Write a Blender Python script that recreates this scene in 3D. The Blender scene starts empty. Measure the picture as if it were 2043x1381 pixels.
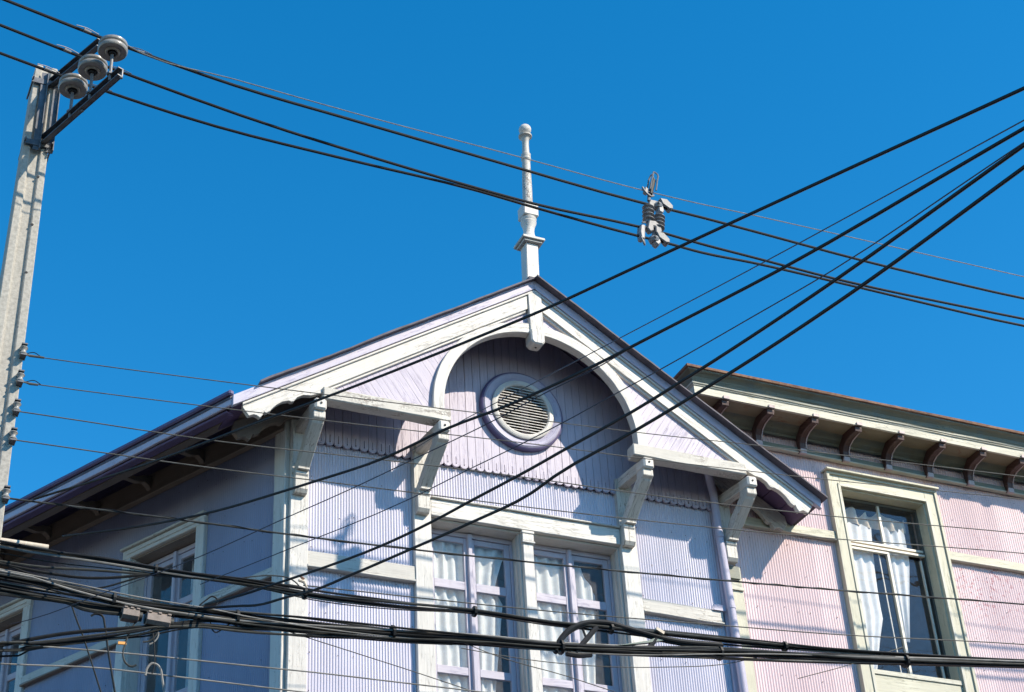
import bpy, bmesh, math, random
from math import sin, cos, pi, radians, sqrt, atan2
from mathutils import Vector, Matrix

# ------------------------------------------------------------------ scene, camera, light
scene = bpy.context.scene
col = scene.collection
ZO = 11.616                      # height of the gable arch centre above the pavement
F = -0.609                       # front plane of the gable truss (the wall is y = 0)

cam_d = bpy.data.cameras.new('camera')
cam = bpy.data.objects.new('camera', cam_d)
col.objects.link(cam)
cam_d.sensor_width = 36.0
cam_d.lens = 60.95
cam_d.shift_x = -0.0007
cam_d.shift_y = 0.00465
cam_d.clip_start = 0.1
cam_d.clip_end = 3000
R_ = Vector((0.91282674, -0.40475158, -0.05406941))
U_ = Vector((-0.18263099, -0.52309148, 0.83247896))
F_ = Vector((0.36523043, 0.75003431, 0.55141207))
m = Matrix((( R_.x, U_.x, -F_.x, -7.54284625),
            ( R_.y, U_.y, -F_.y, -15.44191846),
            ( R_.z, U_.z, -F_.z, -10.01614855 + ZO),
            (0, 0, 0, 1)))
cam.matrix_world = m
scene.camera = cam

SUN_TO = Vector((0.492, -0.609, 0.622)).normalized()
world = bpy.data.worlds.new('World')
scene.world = world
world.use_nodes = True
wn = world.node_tree
wn.nodes.clear()
sky = wn.nodes.new('ShaderNodeTexSky')
sky.sky_type = 'NISHITA'
sky.sun_disc = False
sky.sun_elevation = math.asin(SUN_TO.z)
sky.sun_rotation = atan2(SUN_TO.x, SUN_TO.y)
sky.altitude = 900
sky.air_density = 1.0
sky.dust_density = 0.2
sky.ozone_density = 3.0
hsv = wn.nodes.new('ShaderNodeHueSaturation')
hsv.inputs['Hue'].default_value = 0.491
hsv.inputs['Saturation'].default_value = 1.37
hsv.inputs['Value'].default_value = 1.21
bg = wn.nodes.new('ShaderNodeBackground')
bg.inputs['Strength'].default_value = 0.145
wo = wn.nodes.new('ShaderNodeOutputWorld')
wn.links.new(sky.outputs[0], hsv.inputs['Color'])
wn.links.new(hsv.outputs[0], bg.inputs['Color'])
wn.links.new(bg.outputs[0], wo.inputs['Surface'])

sl = bpy.data.lights.new('sun', 'SUN')
sl.energy = 4.9
sl.angle = radians(0.53)
sl.color = (1.0, 0.90, 0.745)
so = bpy.data.objects.new('sun', sl)
so.rotation_euler = (-SUN_TO).to_track_quat('-Z', 'Y').to_euler()
so.location = (6, -8, 30)
col.objects.link(so)
vs = scene.view_settings
vs.view_transform = 'Standard'
vs.look = 'None'
vs.exposure = 0.52
vs.gamma = 1.0
vs.use_curve_mapping = False

rnd = random.Random(11)

# ------------------------------------------------------------------ materials
def new_mat(name):
    mt = bpy.data.materials.new(name)
    mt.use_nodes = True
    nt = mt.node_tree
    nt.nodes.clear()
    out = nt.nodes.new('ShaderNodeOutputMaterial')
    bs = nt.nodes.new('ShaderNodeBsdfPrincipled')
    nt.links.new(bs.outputs[0], out.inputs['Surface'])
    return mt, nt, bs

def nd(nt, t, **kw):
    n = nt.nodes.new(t)
    for k, v in kw.items():
        if k.startswith('i_'):
            key = k[2:].replace('_', ' ')
            n.inputs[key].default_value = v
        else:
            setattr(n, k, v)
    return n

def ramp(nt, fac, stops):
    r = nt.nodes.new('ShaderNodeValToRGB')
    el = r.color_ramp.elements
    el[0].position = stops[0][0]; el[0].color = (*stops[0][1], 1)
    el[1].position = stops[-1][0]; el[1].color = (*stops[-1][1], 1)
    for p, c in stops[1:-1]:
        e = el.new(p); e.color = (*c, 1)
    nt.links.new(fac, r.inputs[0])
    return r.outputs[0]

def mix(nt, fac, a, b, mode='MIX'):
    n = nt.nodes.new('ShaderNodeMix')
    n.data_type = 'RGBA'; n.blend_type = mode
    for sock, v in ((n.inputs[0], fac), (n.inputs[6], a), (n.inputs[7], b)):
        if hasattr(v, 'is_output') or isinstance(v, bpy.types.NodeSocket):
            nt.links.new(v, sock)
        else:
            sock.default_value = v if not isinstance(v, tuple) else ((*v, 1) if len(v) == 3 else v)
    return n.outputs[2]

def g(v):
    return (v, v, v)

def painted(name, base, under=(0.22, 0.18, 0.14), grime=0.16, peel=0.36, crack=0.5,
            grain=0.35, rough=0.55, tint=None, grainlines=0.07):
    """old oil paint on timber: grain along U, hairline cracks, small peeled spots, dirt"""
    base = tuple(b * 0.86 for b in base)
    mt, nt, bs = new_mat(name)
    uv = nd(nt, 'ShaderNodeTexCoord')
    geo = nd(nt, 'ShaderNodeNewGeometry')
    mp = nd(nt, 'ShaderNodeMapping'); mp.inputs['Scale'].default_value = (2.2, 46, 1)
    nt.links.new(uv.outputs['UV'], mp.inputs[0])
    gr = nd(nt, 'ShaderNodeTexNoise', i_Scale=1.0, i_Detail=6.0, i_Roughness=0.65)
    nt.links.new(mp.outputs[0], gr.inputs['Vector'])
    mp2 = nd(nt, 'ShaderNodeMapping'); mp2.inputs['Scale'].default_value = (1.3, 17, 1)
    nt.links.new(uv.outputs['UV'], mp2.inputs[0])
    ck = nd(nt, 'ShaderNodeTexNoise', i_Scale=1.0, i_Detail=4.0, i_Roughness=0.6, i_Distortion=0.4)
    nt.links.new(mp2.outputs[0], ck.inputs['Vector'])
    big = nd(nt, 'ShaderNodeTexNoise', i_Scale=1.7, i_Detail=5.0, i_Roughness=0.6)
    nt.links.new(geo.outputs['Position'], big.inputs['Vector'])
    fine = nd(nt, 'ShaderNodeTexNoise', i_Scale=34.0, i_Detail=5.0, i_Roughness=0.7)
    nt.links.new(geo.outputs['Position'], fine.inputs['Vector'])
    # colour: grime, grain
    c = mix(nt, ramp(nt, big.outputs['Fac'], [(0.3, g(0.0)), (0.72, g(1.0))]),
            tuple(b * (1 - grime) for b in base), base)
    if tint:
        med = nd(nt, 'ShaderNodeTexNoise', i_Scale=5.0, i_Detail=3.0)
        nt.links.new(geo.outputs['Position'], med.inputs['Vector'])
        c = mix(nt, ramp(nt, med.outputs['Fac'], [(0.45, g(0.0)), (0.7, g(0.7))]), c, tint)
    c = mix(nt, grain, c, ramp(nt, gr.outputs['Fac'], [(0.25, g(1 - grainlines * 6)), (0.6, g(1.0))]), 'MULTIPLY')
    # thin cracks: a narrow band of stretched noise
    ckm = ramp(nt, ck.outputs['Fac'], [(0.480, g(0.0)), (0.497, g(1.0)), (0.514, g(0.0))])
    gate = ramp(nt, big.outputs['Fac'], [(0.42, g(0.0)), (0.54, g(1.0))])
    cm = nd(nt, 'ShaderNodeMath', operation='MULTIPLY')
    nt.links.new(ckm, cm.inputs[0]); nt.links.new(gate, cm.inputs[1])
    cm2 = nd(nt, 'ShaderNodeMath', operation='MULTIPLY'); cm2.inputs[1].default_value = crack
    nt.links.new(cm.outputs[0], cm2.inputs[0])
    c = mix(nt, cm2.outputs[0], c, under)
    # dirt running down from ledges and joints
    mr = nd(nt, 'ShaderNodeMapping'); mr.inputs['Scale'].default_value = (11, 11, 1.1)
    nt.links.new(geo.outputs['Position'], mr.inputs[0])
    rn = nd(nt, 'ShaderNodeTexNoise', i_Scale=1.0, i_Detail=5.0, i_Roughness=0.6)
    nt.links.new(mr.outputs[0], rn.inputs['Vector'])
    c = mix(nt, ramp(nt, rn.outputs['Fac'], [(0.55, g(0.0)), (0.75, g(0.45))]), c, tuple(b * 0.55 + u * 0.2 for b, u in zip(base, under)))
    # peeled spots
    pm = nd(nt, 'ShaderNodeMath', operation='MULTIPLY')
    nt.links.new(ramp(nt, fine.outputs['Fac'], [(1 - peel, g(0.0)), (1 - peel + 0.03, g(1.0))]), pm.inputs[0])
    gk = nd(nt, 'ShaderNodeMath', operation='MULTIPLY')
    nt.links.new(ramp(nt, ck.outputs['Fac'], [(0.40, g(0.15)), (0.60, g(1.0))]), gk.inputs[0])
    nt.links.new(ramp(nt, big.outputs['Fac'], [(0.42, g(0.0)), (0.58, g(1.0))]), gk.inputs[1])
    nt.links.new(gk.outputs[0], pm.inputs[1])
    c = mix(nt, pm.outputs[0], c, under)
    nt.links.new(c, bs.inputs['Base Color'])
    bs.inputs['Roughness'].default_value = rough
    hsum = nd(nt, 'ShaderNodeMath', operation='SUBTRACT')
    nt.links.new(gr.outputs['Fac'], hsum.inputs[0]); nt.links.new(cm.outputs[0], hsum.inputs[1])
    hs2 = nd(nt, 'ShaderNodeMath', operation='SUBTRACT')
    nt.links.new(hsum.outputs[0], hs2.inputs[0]); nt.links.new(pm.outputs[0], hs2.inputs[1])
    bp = nd(nt, 'ShaderNodeBump', i_Strength=0.5, i_Distance=0.004)
    nt.links.new(hs2.outputs[0], bp.inputs['Height'])
    nt.links.new(bp.outputs[0], bs.inputs['Normal'])
    return mt

def sheet(name, base, spot=(0.30, 0.16, 0.12), rough=0.5, spots=0.30, streak=0.12, patch=None):
    """painted corrugated iron: streaks, chips and faded areas"""
    base = tuple(b * 0.86 for b in base)
    mt, nt, bs = new_mat(name)
    geo = nd(nt, 'ShaderNodeNewGeometry')
    mp = nd(nt, 'ShaderNodeMapping'); mp.inputs['Scale'].default_value = (7, 7, 0.7)
    nt.links.new(geo.outputs['Position'], mp.inputs[0])
    st = nd(nt, 'ShaderNodeTexNoise', i_Scale=1.0, i_Detail=5.0)
    nt.links.new(mp.outputs[0], st.inputs['Vector'])
    big = nd(nt, 'ShaderNodeTexNoise', i_Scale=0.9, i_Detail=4.0)
    nt.links.new(geo.outputs['Position'], big.inputs['Vector'])
    fine = nd(nt, 'ShaderNodeTexNoise', i_Scale=26.0, i_Detail=4.0, i_Roughness=0.6)
    nt.links.new(geo.outputs['Position'], fine.inputs['Vector'])
    c = mix(nt, ramp(nt, st.outputs['Fac'], [(0.3, g(0.0)), (0.7, g(1.0))]), tuple(b * (1 - streak) for b in base), base)
    c = mix(nt, ramp(nt, big.outputs['Fac'], [(0.4, g(0.0)), (0.62, g(0.35))]), c, tuple(min(1, b * 1.06 + 0.03) for b in base))
    pm = ramp(nt, fine.outputs['Fac'], [(1 - spots, g(0.0)), (1 - spots + 0.03, g(1.0))])
    gm = nd(nt, 'ShaderNodeMath', operation='MULTIPLY')
    nt.links.new(pm, gm.inputs[0])
    nt.links.new(ramp(nt, big.outputs['Fac'], [(0.35, g(0.2)), (0.55, g(1.0))]), gm.inputs[1])
    c = mix(nt, gm.outputs[0], c, spot)
    if patch:      # a flaking area around one place of the wall
        (px, pz), pr = patch
        sx = nd(nt, 'ShaderNodeSeparateXYZ'); nt.links.new(geo.outputs['Position'], sx.inputs[0])
        d = nd(nt, 'ShaderNodeVectorMath', operation='DISTANCE'); d.inputs[1].default_value = (px, 0, pz)
        nt.links.new(geo.outputs['Position'], d.inputs[0])
        fl = nd(nt, 'ShaderNodeTexNoise', i_Scale=19.0, i_Detail=6.0, i_Roughness=0.7)
        nt.links.new(geo.outputs['Position'], fl.inputs['Vector'])
        a = nd(nt, 'ShaderNodeMath', operation='MULTIPLY')
        nt.links.new(ramp(nt, fl.outputs['Fac'], [(0.57, g(0.0)), (0.60, g(1.0))]), a.inputs[0])
        nt.links.new(ramp(nt, d.outputs['Value'], [(pr * 0.3, g(0.8)), (min(pr, 1), g(0.0))]), a.inputs[1])
        c = mix(nt, a.outputs[0], c, spot)
    nt.links.new(c, bs.inputs['Base Color'])
    bs.inputs['Roughness'].default_value = rough
    bp = nd(nt, 'ShaderNodeBump', i_Strength=0.25, i_Distance=0.004)
    nt.links.new(fine.outputs['Fac'], bp.inputs['Height'])
    nt.links.new(bp.outputs[0], bs.inputs['Normal'])
    return mt

def plain(name, base, rough=0.6, metal=0.0, var=0.25, scale=9.0, bump=0.2, base2=None, spec=0.5):
    mt, nt, bs = new_mat(name)
    geo = nd(nt, 'ShaderNodeNewGeometry')
    n1 = nd(nt, 'ShaderNodeTexNoise', i_Scale=scale, i_Detail=6.0, i_Roughness=0.62)
    nt.links.new(geo.outputs['Position'], n1.inputs['Vector'])
    b2 = base2 or tuple(b * (1 - var) for b in base)
    c = mix(nt, ramp(nt, n1.outputs['Fac'], [(0.36, g(0.0)), (0.62, g(1.0))]), b2, base)
    nt.links.new(c, bs.inputs['Base Color'])
    bs.inputs['Roughness'].default_value = rough
    bs.inputs['Metallic'].default_value = metal
    bs.inputs['Specular IOR Level'].default_value = spec
    bp = nd(nt, 'ShaderNodeBump', i_Strength=bump, i_Distance=0.004)
    nt.links.new(n1.outputs['Fac'], bp.inputs['Height'])
    nt.links.new(bp.outputs[0], bs.inputs['Normal'])
    return mt

def glass_mat(name, refl=0.16, tintc=(0.965, 0.975, 0.975), dust=0.07):
    mt = bpy.data.materials.new(name); mt.use_nodes = True
    nt = mt.node_tree; nt.nodes.clear()
    out = nt.nodes.new('ShaderNodeOutputMaterial')
    tr = nd(nt, 'ShaderNodeBsdfTransparent'); tr.inputs[0].default_value = (*tintc, 1)
    gl = nd(nt, 'ShaderNodeBsdfGlossy'); gl.inputs['Roughness'].default_value = 0.02
    gl.inputs[0].default_value = (1, 1, 1, 1)
    lw = nd(nt, 'ShaderNodeLayerWeight', i_Blend=0.5)
    lp = nd(nt, 'ShaderNodeMath', operation='POWER'); lp.inputs[1].default_value = 3.0
    nt.links.new(lw.outputs['Facing'], lp.inputs[0])
    ms = nd(nt, 'ShaderNodeMath', operation='MULTIPLY_ADD')
    ms.inputs[1].default_value = 0.6; ms.inputs[2].default_value = refl
    nt.links.new(lp.outputs[0], ms.inputs[0])
    geo = nd(nt, 'ShaderNodeNewGeometry')
    nz = nd(nt, 'ShaderNodeTexNoise', i_Scale=1.8, i_Detail=2.0)
    nt.links.new(geo.outputs['Position'], nz.inputs['Vector'])
    bp = nd(nt, 'ShaderNodeBump', i_Strength=0.12, i_Distance=0.05)
    nt.links.new(nz.outputs['Fac'], bp.inputs['Height'])
    nt.links.new(bp.outputs[0], gl.inputs['Normal'])
    mx = nt.nodes.new('ShaderNodeMixShader')
    nt.links.new(ms.outputs[0], mx.inputs[0])
    nt.links.new(tr.outputs[0], mx.inputs[1]); nt.links.new(gl.outputs[0], mx.inputs[2])
    # a film of street dust on the pane
    du = nd(nt, 'ShaderNodeBsdfDiffuse'); du.inputs[0].default_value = (0.52, 0.50, 0.50, 1)
    dn_ = nd(nt, 'ShaderNodeTexNoise', i_Scale=6.0, i_Detail=6.0, i_Roughness=0.65)
    nt.links.new(geo.outputs['Position'], dn_.inputs['Vector'])
    my = nt.nodes.new('ShaderNodeMixShader')
    nt.links.new(ramp(nt, dn_.outputs['Fac'], [(0.3, g(dust * 0.5)), (0.7, g(dust * 1.4))]), my.inputs[0])
    nt.links.new(mx.outputs[0], my.inputs[1]); nt.links.new(du.outputs[0], my.inputs[2])
    nt.links.new(my.outputs[0], out.inputs['Surface'])
    return mt

def cloth_mat(name, base, trans=0.25):
    mt = bpy.data.materials.new(name); mt.use_nodes = True
    nt = mt.node_tree; nt.nodes.clear()
    out = nt.nodes.new('ShaderNodeOutputMaterial')
    d = nd(nt, 'ShaderNodeBsdfDiffuse'); t = nd(nt, 'ShaderNodeBsdfTranslucent')
    geo = nd(nt, 'ShaderNodeNewGeometry')
    n1 = nd(nt, 'ShaderNodeTexNoise', i_Scale=14.0, i_Detail=4.0)
    nt.links.new(geo.outputs['Position'], n1.inputs['Vector'])
    c = mix(nt, ramp(nt, n1.outputs['Fac'], [(0.35, g(0.0)), (0.65, g(1.0))]), tuple(b * 0.88 for b in base), base)
    nt.links.new(c, d.inputs[0]); nt.links.new(c, t.inputs[0])
    mx = nt.nodes.new('ShaderNodeMixShader'); mx.inputs[0].default_value = trans
    nt.links.new(d.outputs[0], mx.inputs[1]); nt.links.new(t.outputs[0], mx.inputs[2])
    nt.links.new(mx.outputs[0], out.inputs['Surface'])
    return mt

M = dict(
    white=painted('white_paint', (0.73, 0.69, 0.635)),
    white_old=painted('weathered_white_paint', (0.69, 0.65, 0.585), peel=0.40, crack=1.0, grime=0.30, under=(0.17, 0.13, 0.10)),
    white_peel=painted('peeling_white_paint', (0.71, 0.67, 0.60), peel=0.50, crack=1.0, grime=0.35, under=(0.16, 0.12, 0.10)),
    nail=plain('rusty_nail_heads', (0.16, 0.12, 0.11), rough=0.8),
    lilac=painted('lilac_paint', (0.57, 0.53, 0.65), under=(0.25, 0.2, 0.3), grime=0.1, peel=0.33, crack=0.3),
    lilac_board=painted('lilac_board_paint', (0.56, 0.50, 0.60), under=(0.16, 0.11, 0.22), grime=0.1, peel=0.32, crack=0.25),
    sash=painted('sash_paint', (0.57, 0.53, 0.62), under=(0.2, 0.15, 0.28), grime=0.15, peel=0.34, crack=0.4),
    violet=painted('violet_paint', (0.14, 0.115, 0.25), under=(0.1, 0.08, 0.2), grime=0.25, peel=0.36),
    vent=painted('vent_moulding_paint', (0.50, 0.47, 0.60), under=(0.22, 0.19, 0.30), grime=0.25, peel=0.43, crack=0.8),
    soffit=painted('soffit_paint', (0.16, 0.10, 0.22), under=(0.06, 0.04, 0.05), grime=0.3),
    brown=painted('eave_brown_paint', (0.30, 0.235, 0.19), under=(0.12, 0.08, 0.06), grime=0.35, peel=0.38),
    lilac_iron=sheet('lilac_corrugated_iron', (0.66, 0.63, 0.73), spot=(0.26, 0.2, 0.32), spots=0.27),
    side_iron=sheet('shaded_lilac_corrugated_iron', (0.30, 0.31, 0.43), spot=(0.2, 0.16, 0.3), spots=0.27),  # side wall iron: base colour darkened to deepen the shade there
    pink_iron=sheet('pink_corrugated_iron', (0.78, 0.59, 0.60), spot=(0.42, 0.16, 0.17), spots=0.29, patch=((6.35, ZO - 0.75), 0.9)),
    cream=painted('cream_green_paint', (0.65, 0.61, 0.46), under=(0.24, 0.24, 0.17), grime=0.2, peel=0.37, crack=0.6),
    cream_light=painted('cream_paint', (0.69, 0.65, 0.52), under=(0.26, 0.24, 0.18), grime=0.2, peel=0.38, crack=0.5),
    olive=painted('olive_paint', (0.27, 0.27, 0.19), under=(0.10, 0.10, 0.07), grime=0.45, peel=0.42, tint=(0.13, 0.165, 0.16)),
    tan=painted('bare_tan_boards', (0.36, 0.30, 0.19), under=(0.20, 0.10, 0.05), grime=0.4, peel=0.42, crack=1.0),
    redbrown=painted('red_brown_paint', (0.10, 0.042, 0.032), under=(0.30, 0.20, 0.16), grime=0.4, peel=0.36),
    pinkwood=painted('pale_pink_paint', (0.66, 0.52, 0.50), under=(0.3, 0.2, 0.17), grime=0.2, peel=0.4),
    rust=plain('rusty_gutter_iron', (0.25, 0.13, 0.075), rough=0.85, base2=(0.13, 0.065, 0.045), scale=14),
    roof=plain('roof_iron', (0.10, 0.085, 0.11), rough=0.7, scale=6, base2=(0.05, 0.045, 0.06)),
    concrete=plain('pole_concrete', (0.42, 0.39, 0.34), rough=0.9, scale=28, var=0.3, bump=0.6),
    steel=plain('galvanised_steel', (0.13, 0.135, 0.15), rough=0.5, metal=0.3, scale=20, var=0.4),
    steel_light=plain('bright_galvanised_fitting', (0.19, 0.19, 0.195), rough=0.6, metal=0.35, scale=40, var=0.25),
    black_steel=plain('dark_steel', (0.016, 0.016, 0.018), spec=0.3, rough=0.6, scale=20, var=0.4),
    porcelain=plain('grey_porcelain', (0.30, 0.285, 0.26), rough=0.3, scale=22, var=0.25, bump=0.05),
    polymer=plain('grey_polymer_insulator', (0.20, 0.21, 0.23), rough=0.5, scale=30, var=0.3),
    cable=plain('black_cable_sheath', (0.013, 0.014, 0.015), spec=0.25, rough=0.5, scale=9, var=0.4, bump=0.1),
    cable2=plain('faded_highlit_cable_sheath', (0.05, 0.052, 0.048), spec=0.3, rough=0.5, scale=7, var=0.5, bump=0.1),
    cable3=plain('pale_highlit_cable_sheath', (0.26, 0.25, 0.23), rough=0.55, scale=7, var=0.4, bump=0.1),
    wire=plain('bare_aluminium_wire', (0.32, 0.31, 0.29), rough=0.45, metal=0.6, scale=20, var=0.35),
    wire2=plain('tarnished_wire', (0.12, 0.115, 0.10), rough=0.55, metal=0.3, scale=12, var=0.4),
    case=plain('splice_case_plastic', (0.25, 0.20, 0.17), rough=0.6, scale=18, var=0.35),
    green=plain('dark_green_plate', (0.02, 0.085, 0.07), rough=0.4, scale=20, var=0.3),
    orange=plain('orange_tag', (0.75, 0.33, 0.05), rough=0.5, scale=20),
    cream_tag=plain('cream_tape', (0.62, 0.52, 0.40), rough=0.6, scale=30),
    glass=glass_mat('window_glass', 0.01),
    glass2=glass_mat('large_window_glass', 0.025, (0.985, 0.985, 0.985), dust=0.015),
    cloth=cloth_mat('white_net_curtain', (0.86, 0.85, 0.83), trans=0.12),
    cloth2=cloth_mat('beige_valance', (0.66, 0.56, 0.42), trans=0.12),
    room=plain('dim_room_plaster', (0.10, 0.10, 0.11), rough=0.9),
    frame_alu=plain('cream_sash_frame', (0.66, 0.60, 0.50), rough=0.4, scale=20, var=0.15),
    asphalt=plain('asphalt', (0.05, 0.05, 0.05), rough=0.95, scale=30, var=0.3),
    paving=plain('pavement_concrete', (0.22, 0.20, 0.17), rough=0.95, scale=12, var=0.25),
    earth=plain('dry_ground', (0.12, 0.10, 0.08), rough=1.0, scale=0.4, var=0.35),
)

# ------------------------------------------------------------------ mesh helpers
WP = {}      # world position of every linked object's origin

def link(o, parent, pos):
    col.objects.link(o)
    if parent is not None:
        o.parent = parent
        o.location = Vector(pos) - WP[parent.name]
    else:
        o.location = pos
    WP[o.name] = Vector(pos)
    return o

def empty(name, pos, label=None, cat=None, group=None, parent=None):
    o = bpy.data.objects.new(name, None)
    o.empty_display_size = 0.2
    link(o, parent, Vector(pos) + Vector((0, 0, ZO)))
    tag(o, label, cat, group)
    return o

def tag(o, label=None, cat=None, group=None, kind=None):
    if label: o['label'] = label
    if cat: o['category'] = cat
    if group: o['group'] = group
    if kind: o['kind'] = kind
    return o

def front(x, y, z):
    return Vector((x, y, z + ZO))
T_ = Vector((cos(radians(118)), sin(radians(118)), 0))       # side wall direction
N_ = Vector((-sin(radians(118)), cos(radians(118)), 0))      # outward normal of the side wall
def side(s, y, z):        # y is negative outwards, like on the front
    p = Vector((-2.75, 0, z + ZO)) + T_ * s - N_ * y
    return p

class MB:
    def __init__(self, fr=front):
        self.v = []; self.f = []; self.uv = []; self.fr = fr
    def add(self, vs, fs, uvs):
        n = len(self.v)
        self.v += [self.fr(*p) for p in vs]
        self.f += [tuple(i + n for i in f) for f in fs]
        self.uv += uvs
    def prism(self, poly, axis, d0, d1, grain=0.0):
        """poly in a plane, extruded along the axis. axis y: (x,z); axis x: (y,z); axis z: (x,y)"""
        n = len(poly)
        def P(a, b, d):
            return {'y': (a, d, b), 'x': (d, a, b), 'z': (a, b, d)}[axis]
        vs = [P(a, b, d0) for a, b in poly] + [P(a, b, d1) for a, b in poly]
        ro = rnd.random() * 50
        cg, sg = cos(grain), sin(grain)
        def UV(a, b):
            return (a * cg + b * sg + ro, -a * sg + b * cg + ro)
        fs = [tuple(range(n)), tuple(range(2 * n - 1, n - 1, -1))]
        uvs = [[UV(*p) for p in poly], [UV(*p) for p in reversed(poly)]]
        L = 0
        for i in range(n):
            j = (i + 1) % n
            seg = math.dist(poly[i], poly[j])
            fs.append((i, j, n + j, n + i))
            uvs.append([(L + ro, d0 + ro), (L + seg + ro, d0 + ro), (L + seg + ro, d1 + ro), (L + ro, d1 + ro)])
            L += seg
        self.add(vs, fs, uvs)
        return self
    def box(self, x0, x1, y0, y1, z0, z1, grain='x'):
        ga = {'x': 0.0, 'z': pi / 2, 'y': 0.0}[grain]
        if grain == 'y':
            return self.prism([(y0, z0), (y1, z0), (y1, z1), (y0, z1)], 'x', x0, x1, 0)
        return self.prism([(x0, z0), (x1, z0), (x1, z1), (x0, z1)], 'y', y0, y1, ga)
    def timber(self, a, b, w, h, up=(0, 0, 1), seg=0.22, jit=0.0025, sag=0.0):
        """beam from a to b, h along up, w across; slightly uneven like old timber"""
        A, B = Vector(a), Vector(b)
        d = (B - A); L = d.length; d.normalize()
        upv = Vector(up); sdv = d.cross(upv).normalized(); upv = sdv.cross(d).normalized()
        n = max(1, int(L / seg))
        vs = []; ro = rnd.random() * 50
        for i in range(n + 1):
            t = i / n
            q = A + d * (L * t) - Vector((0, 0, sag * sin(pi * t)))
            for sx, sz in ((-1, -1), (1, -1), (1, 1), (-1, 1)):
                j = Vector([rnd.uniform(-jit, jit) for _ in range(3)])
                vs.append(tuple(q + sdv * (w / 2 * sx) + upv * (h / 2 * sz) + j))
        fs = [(3, 2, 1, 0), (4 * n, 4 * n + 1, 4 * n + 2, 4 * n + 3)]
        e = [(ro, ro), (ro, ro + w), (ro + .01, ro + w), (ro + .01, ro)]
        uvs = [e, e]
        per = [0, w, w + h, 2 * w + h, 2 * w + 2 * h]
        for i in range(n):
            for k in range(4):
                k2 = (k + 1) % 4
                fs.append((4 * i + k, 4 * i + k2, 4 * i + 4 + k2, 4 * i + 4 + k))
                u0, u1 = L * i / n + ro, L * (i + 1) / n + ro
                v0, v1 = per[k] + ro, per[k + 1] + ro
                uvs.append([(u0, v0), (u0, v1), (u1, v1), (u1, v0)])
        self.add(vs, fs, uvs)
        return self
    def tube(self, pts, r, sides=7, cap=True):
        P = [Vector(p) for p in pts]
        n = len(P)
        rr = r if isinstance(r, (list, tuple)) else [r] * n
        ref = Vector((0, 0, 1))
        vs = []; L = 0; Ls = []
        t0 = (P[1] - P[0]).normalized()
        if abs(t0.dot(ref)) > 0.95: ref = Vector((1, 0, 0))
        nrm = t0.cross(ref).normalized()
        for i in range(n):
            t = (P[min(i + 1, n - 1)] - P[max(i - 1, 0)]).normalized()
            nrm = (nrm - t * nrm.dot(t)).normalized()
            b = t.cross(nrm)
            for k in range(sides):
                a = 2 * pi * k / sides
                vs.append(tuple(P[i] + (nrm * cos(a) + b * sin(a)) * rr[i]))
            if i: L += (P[i] - P[i - 1]).length
            Ls.append(L)
        fs = []; uvs = []
        for i in range(n - 1):
            for k in range(sides):
                k2 = (k + 1) % sides
                fs.append((i * sides + k, i * sides + k2, (i + 1) * sides + k2, (i + 1) * sides + k))
                uvs.append([(Ls[i], k / sides), (Ls[i], (k + 1) / sides), (Ls[i + 1], (k + 1) / sides), (Ls[i + 1], k / sides)])
        if cap:
            fs.append(tuple(reversed(range(sides)))); uvs.append([(0, 0)] * sides)
            fs.append(tuple(range((n - 1) * sides, n * sides))); uvs.append([(0, 0)] * sides)
        self.add(vs, fs, uvs)
        return self
    def lathe(self, prof, cen, axis='z', sides=28, closed=False):
        """prof: (radius, height along axis)"""
        cx, cy, cz = cen
        vs = []; n = len(prof)
        for r, h in prof:
            for k in range(sides):
                a = 2 * pi * k / sides
                if axis == 'z': vs.append((cx + r * cos(a), cy + r * sin(a), cz + h))
                else: vs.append((cx + r * cos(a), cy + h, cz + r * sin(a)))
        fs = []; uvs = []
        for i in range(n if closed else n - 1):
            i2 = (i + 1) % n
            for k in range(sides):
                k2 = (k + 1) % sides
                fs.append((i * sides + k, i * sides + k2, i2 * sides + k2, i2 * sides + k))
                u0, u1 = k / sides * 2.2, (k + 1) / sides * 2.2
                uvs.append([(u0, i * .05), (u1, i * .05), (u1, i * .05 + .05), (u0, i * .05 + .05)])
        self.add(vs, fs, uvs)
        return self
    def build(self, name, mat, parent=None, bevel=0.0, smooth=False):
        c = Vector((0, 0, 0))
        for p in self.v: c += p
        c /= len(self.v)
        me = bpy.data.meshes.new(name)
        me.from_pydata([tuple(p - c) for p in self.v], [], self.f)
        ul = me.uv_layers.new(name='UVMap')
        flat = []
        for u in self.uv:
            for q in u: flat += [q[0], q[1]]
        ul.data.foreach_set('uv', flat)
        bm = bmesh.new(); bm.from_mesh(me)
        bmesh.ops.recalc_face_normals(bm, faces=bm.faces)
        if smooth:
            for f in bm.faces: f.smooth = True
        bm.to_mesh(me); bm.free()
        if smooth:
            try: me.set_sharp_from_angle(angle=radians(40))
            except Exception: pass
        me.materials.append(M[mat] if isinstance(mat, str) else mat)
        o = bpy.data.objects.new(name, me)
        link(o, parent, c)
        if bevel:
            b = o.modifiers.new('bevel', 'BEVEL'); b.width = bevel; b.segments = 1
            b.limit_method = 'ANGLE'; b.angle_limit = radians(50)
        return o

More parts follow.
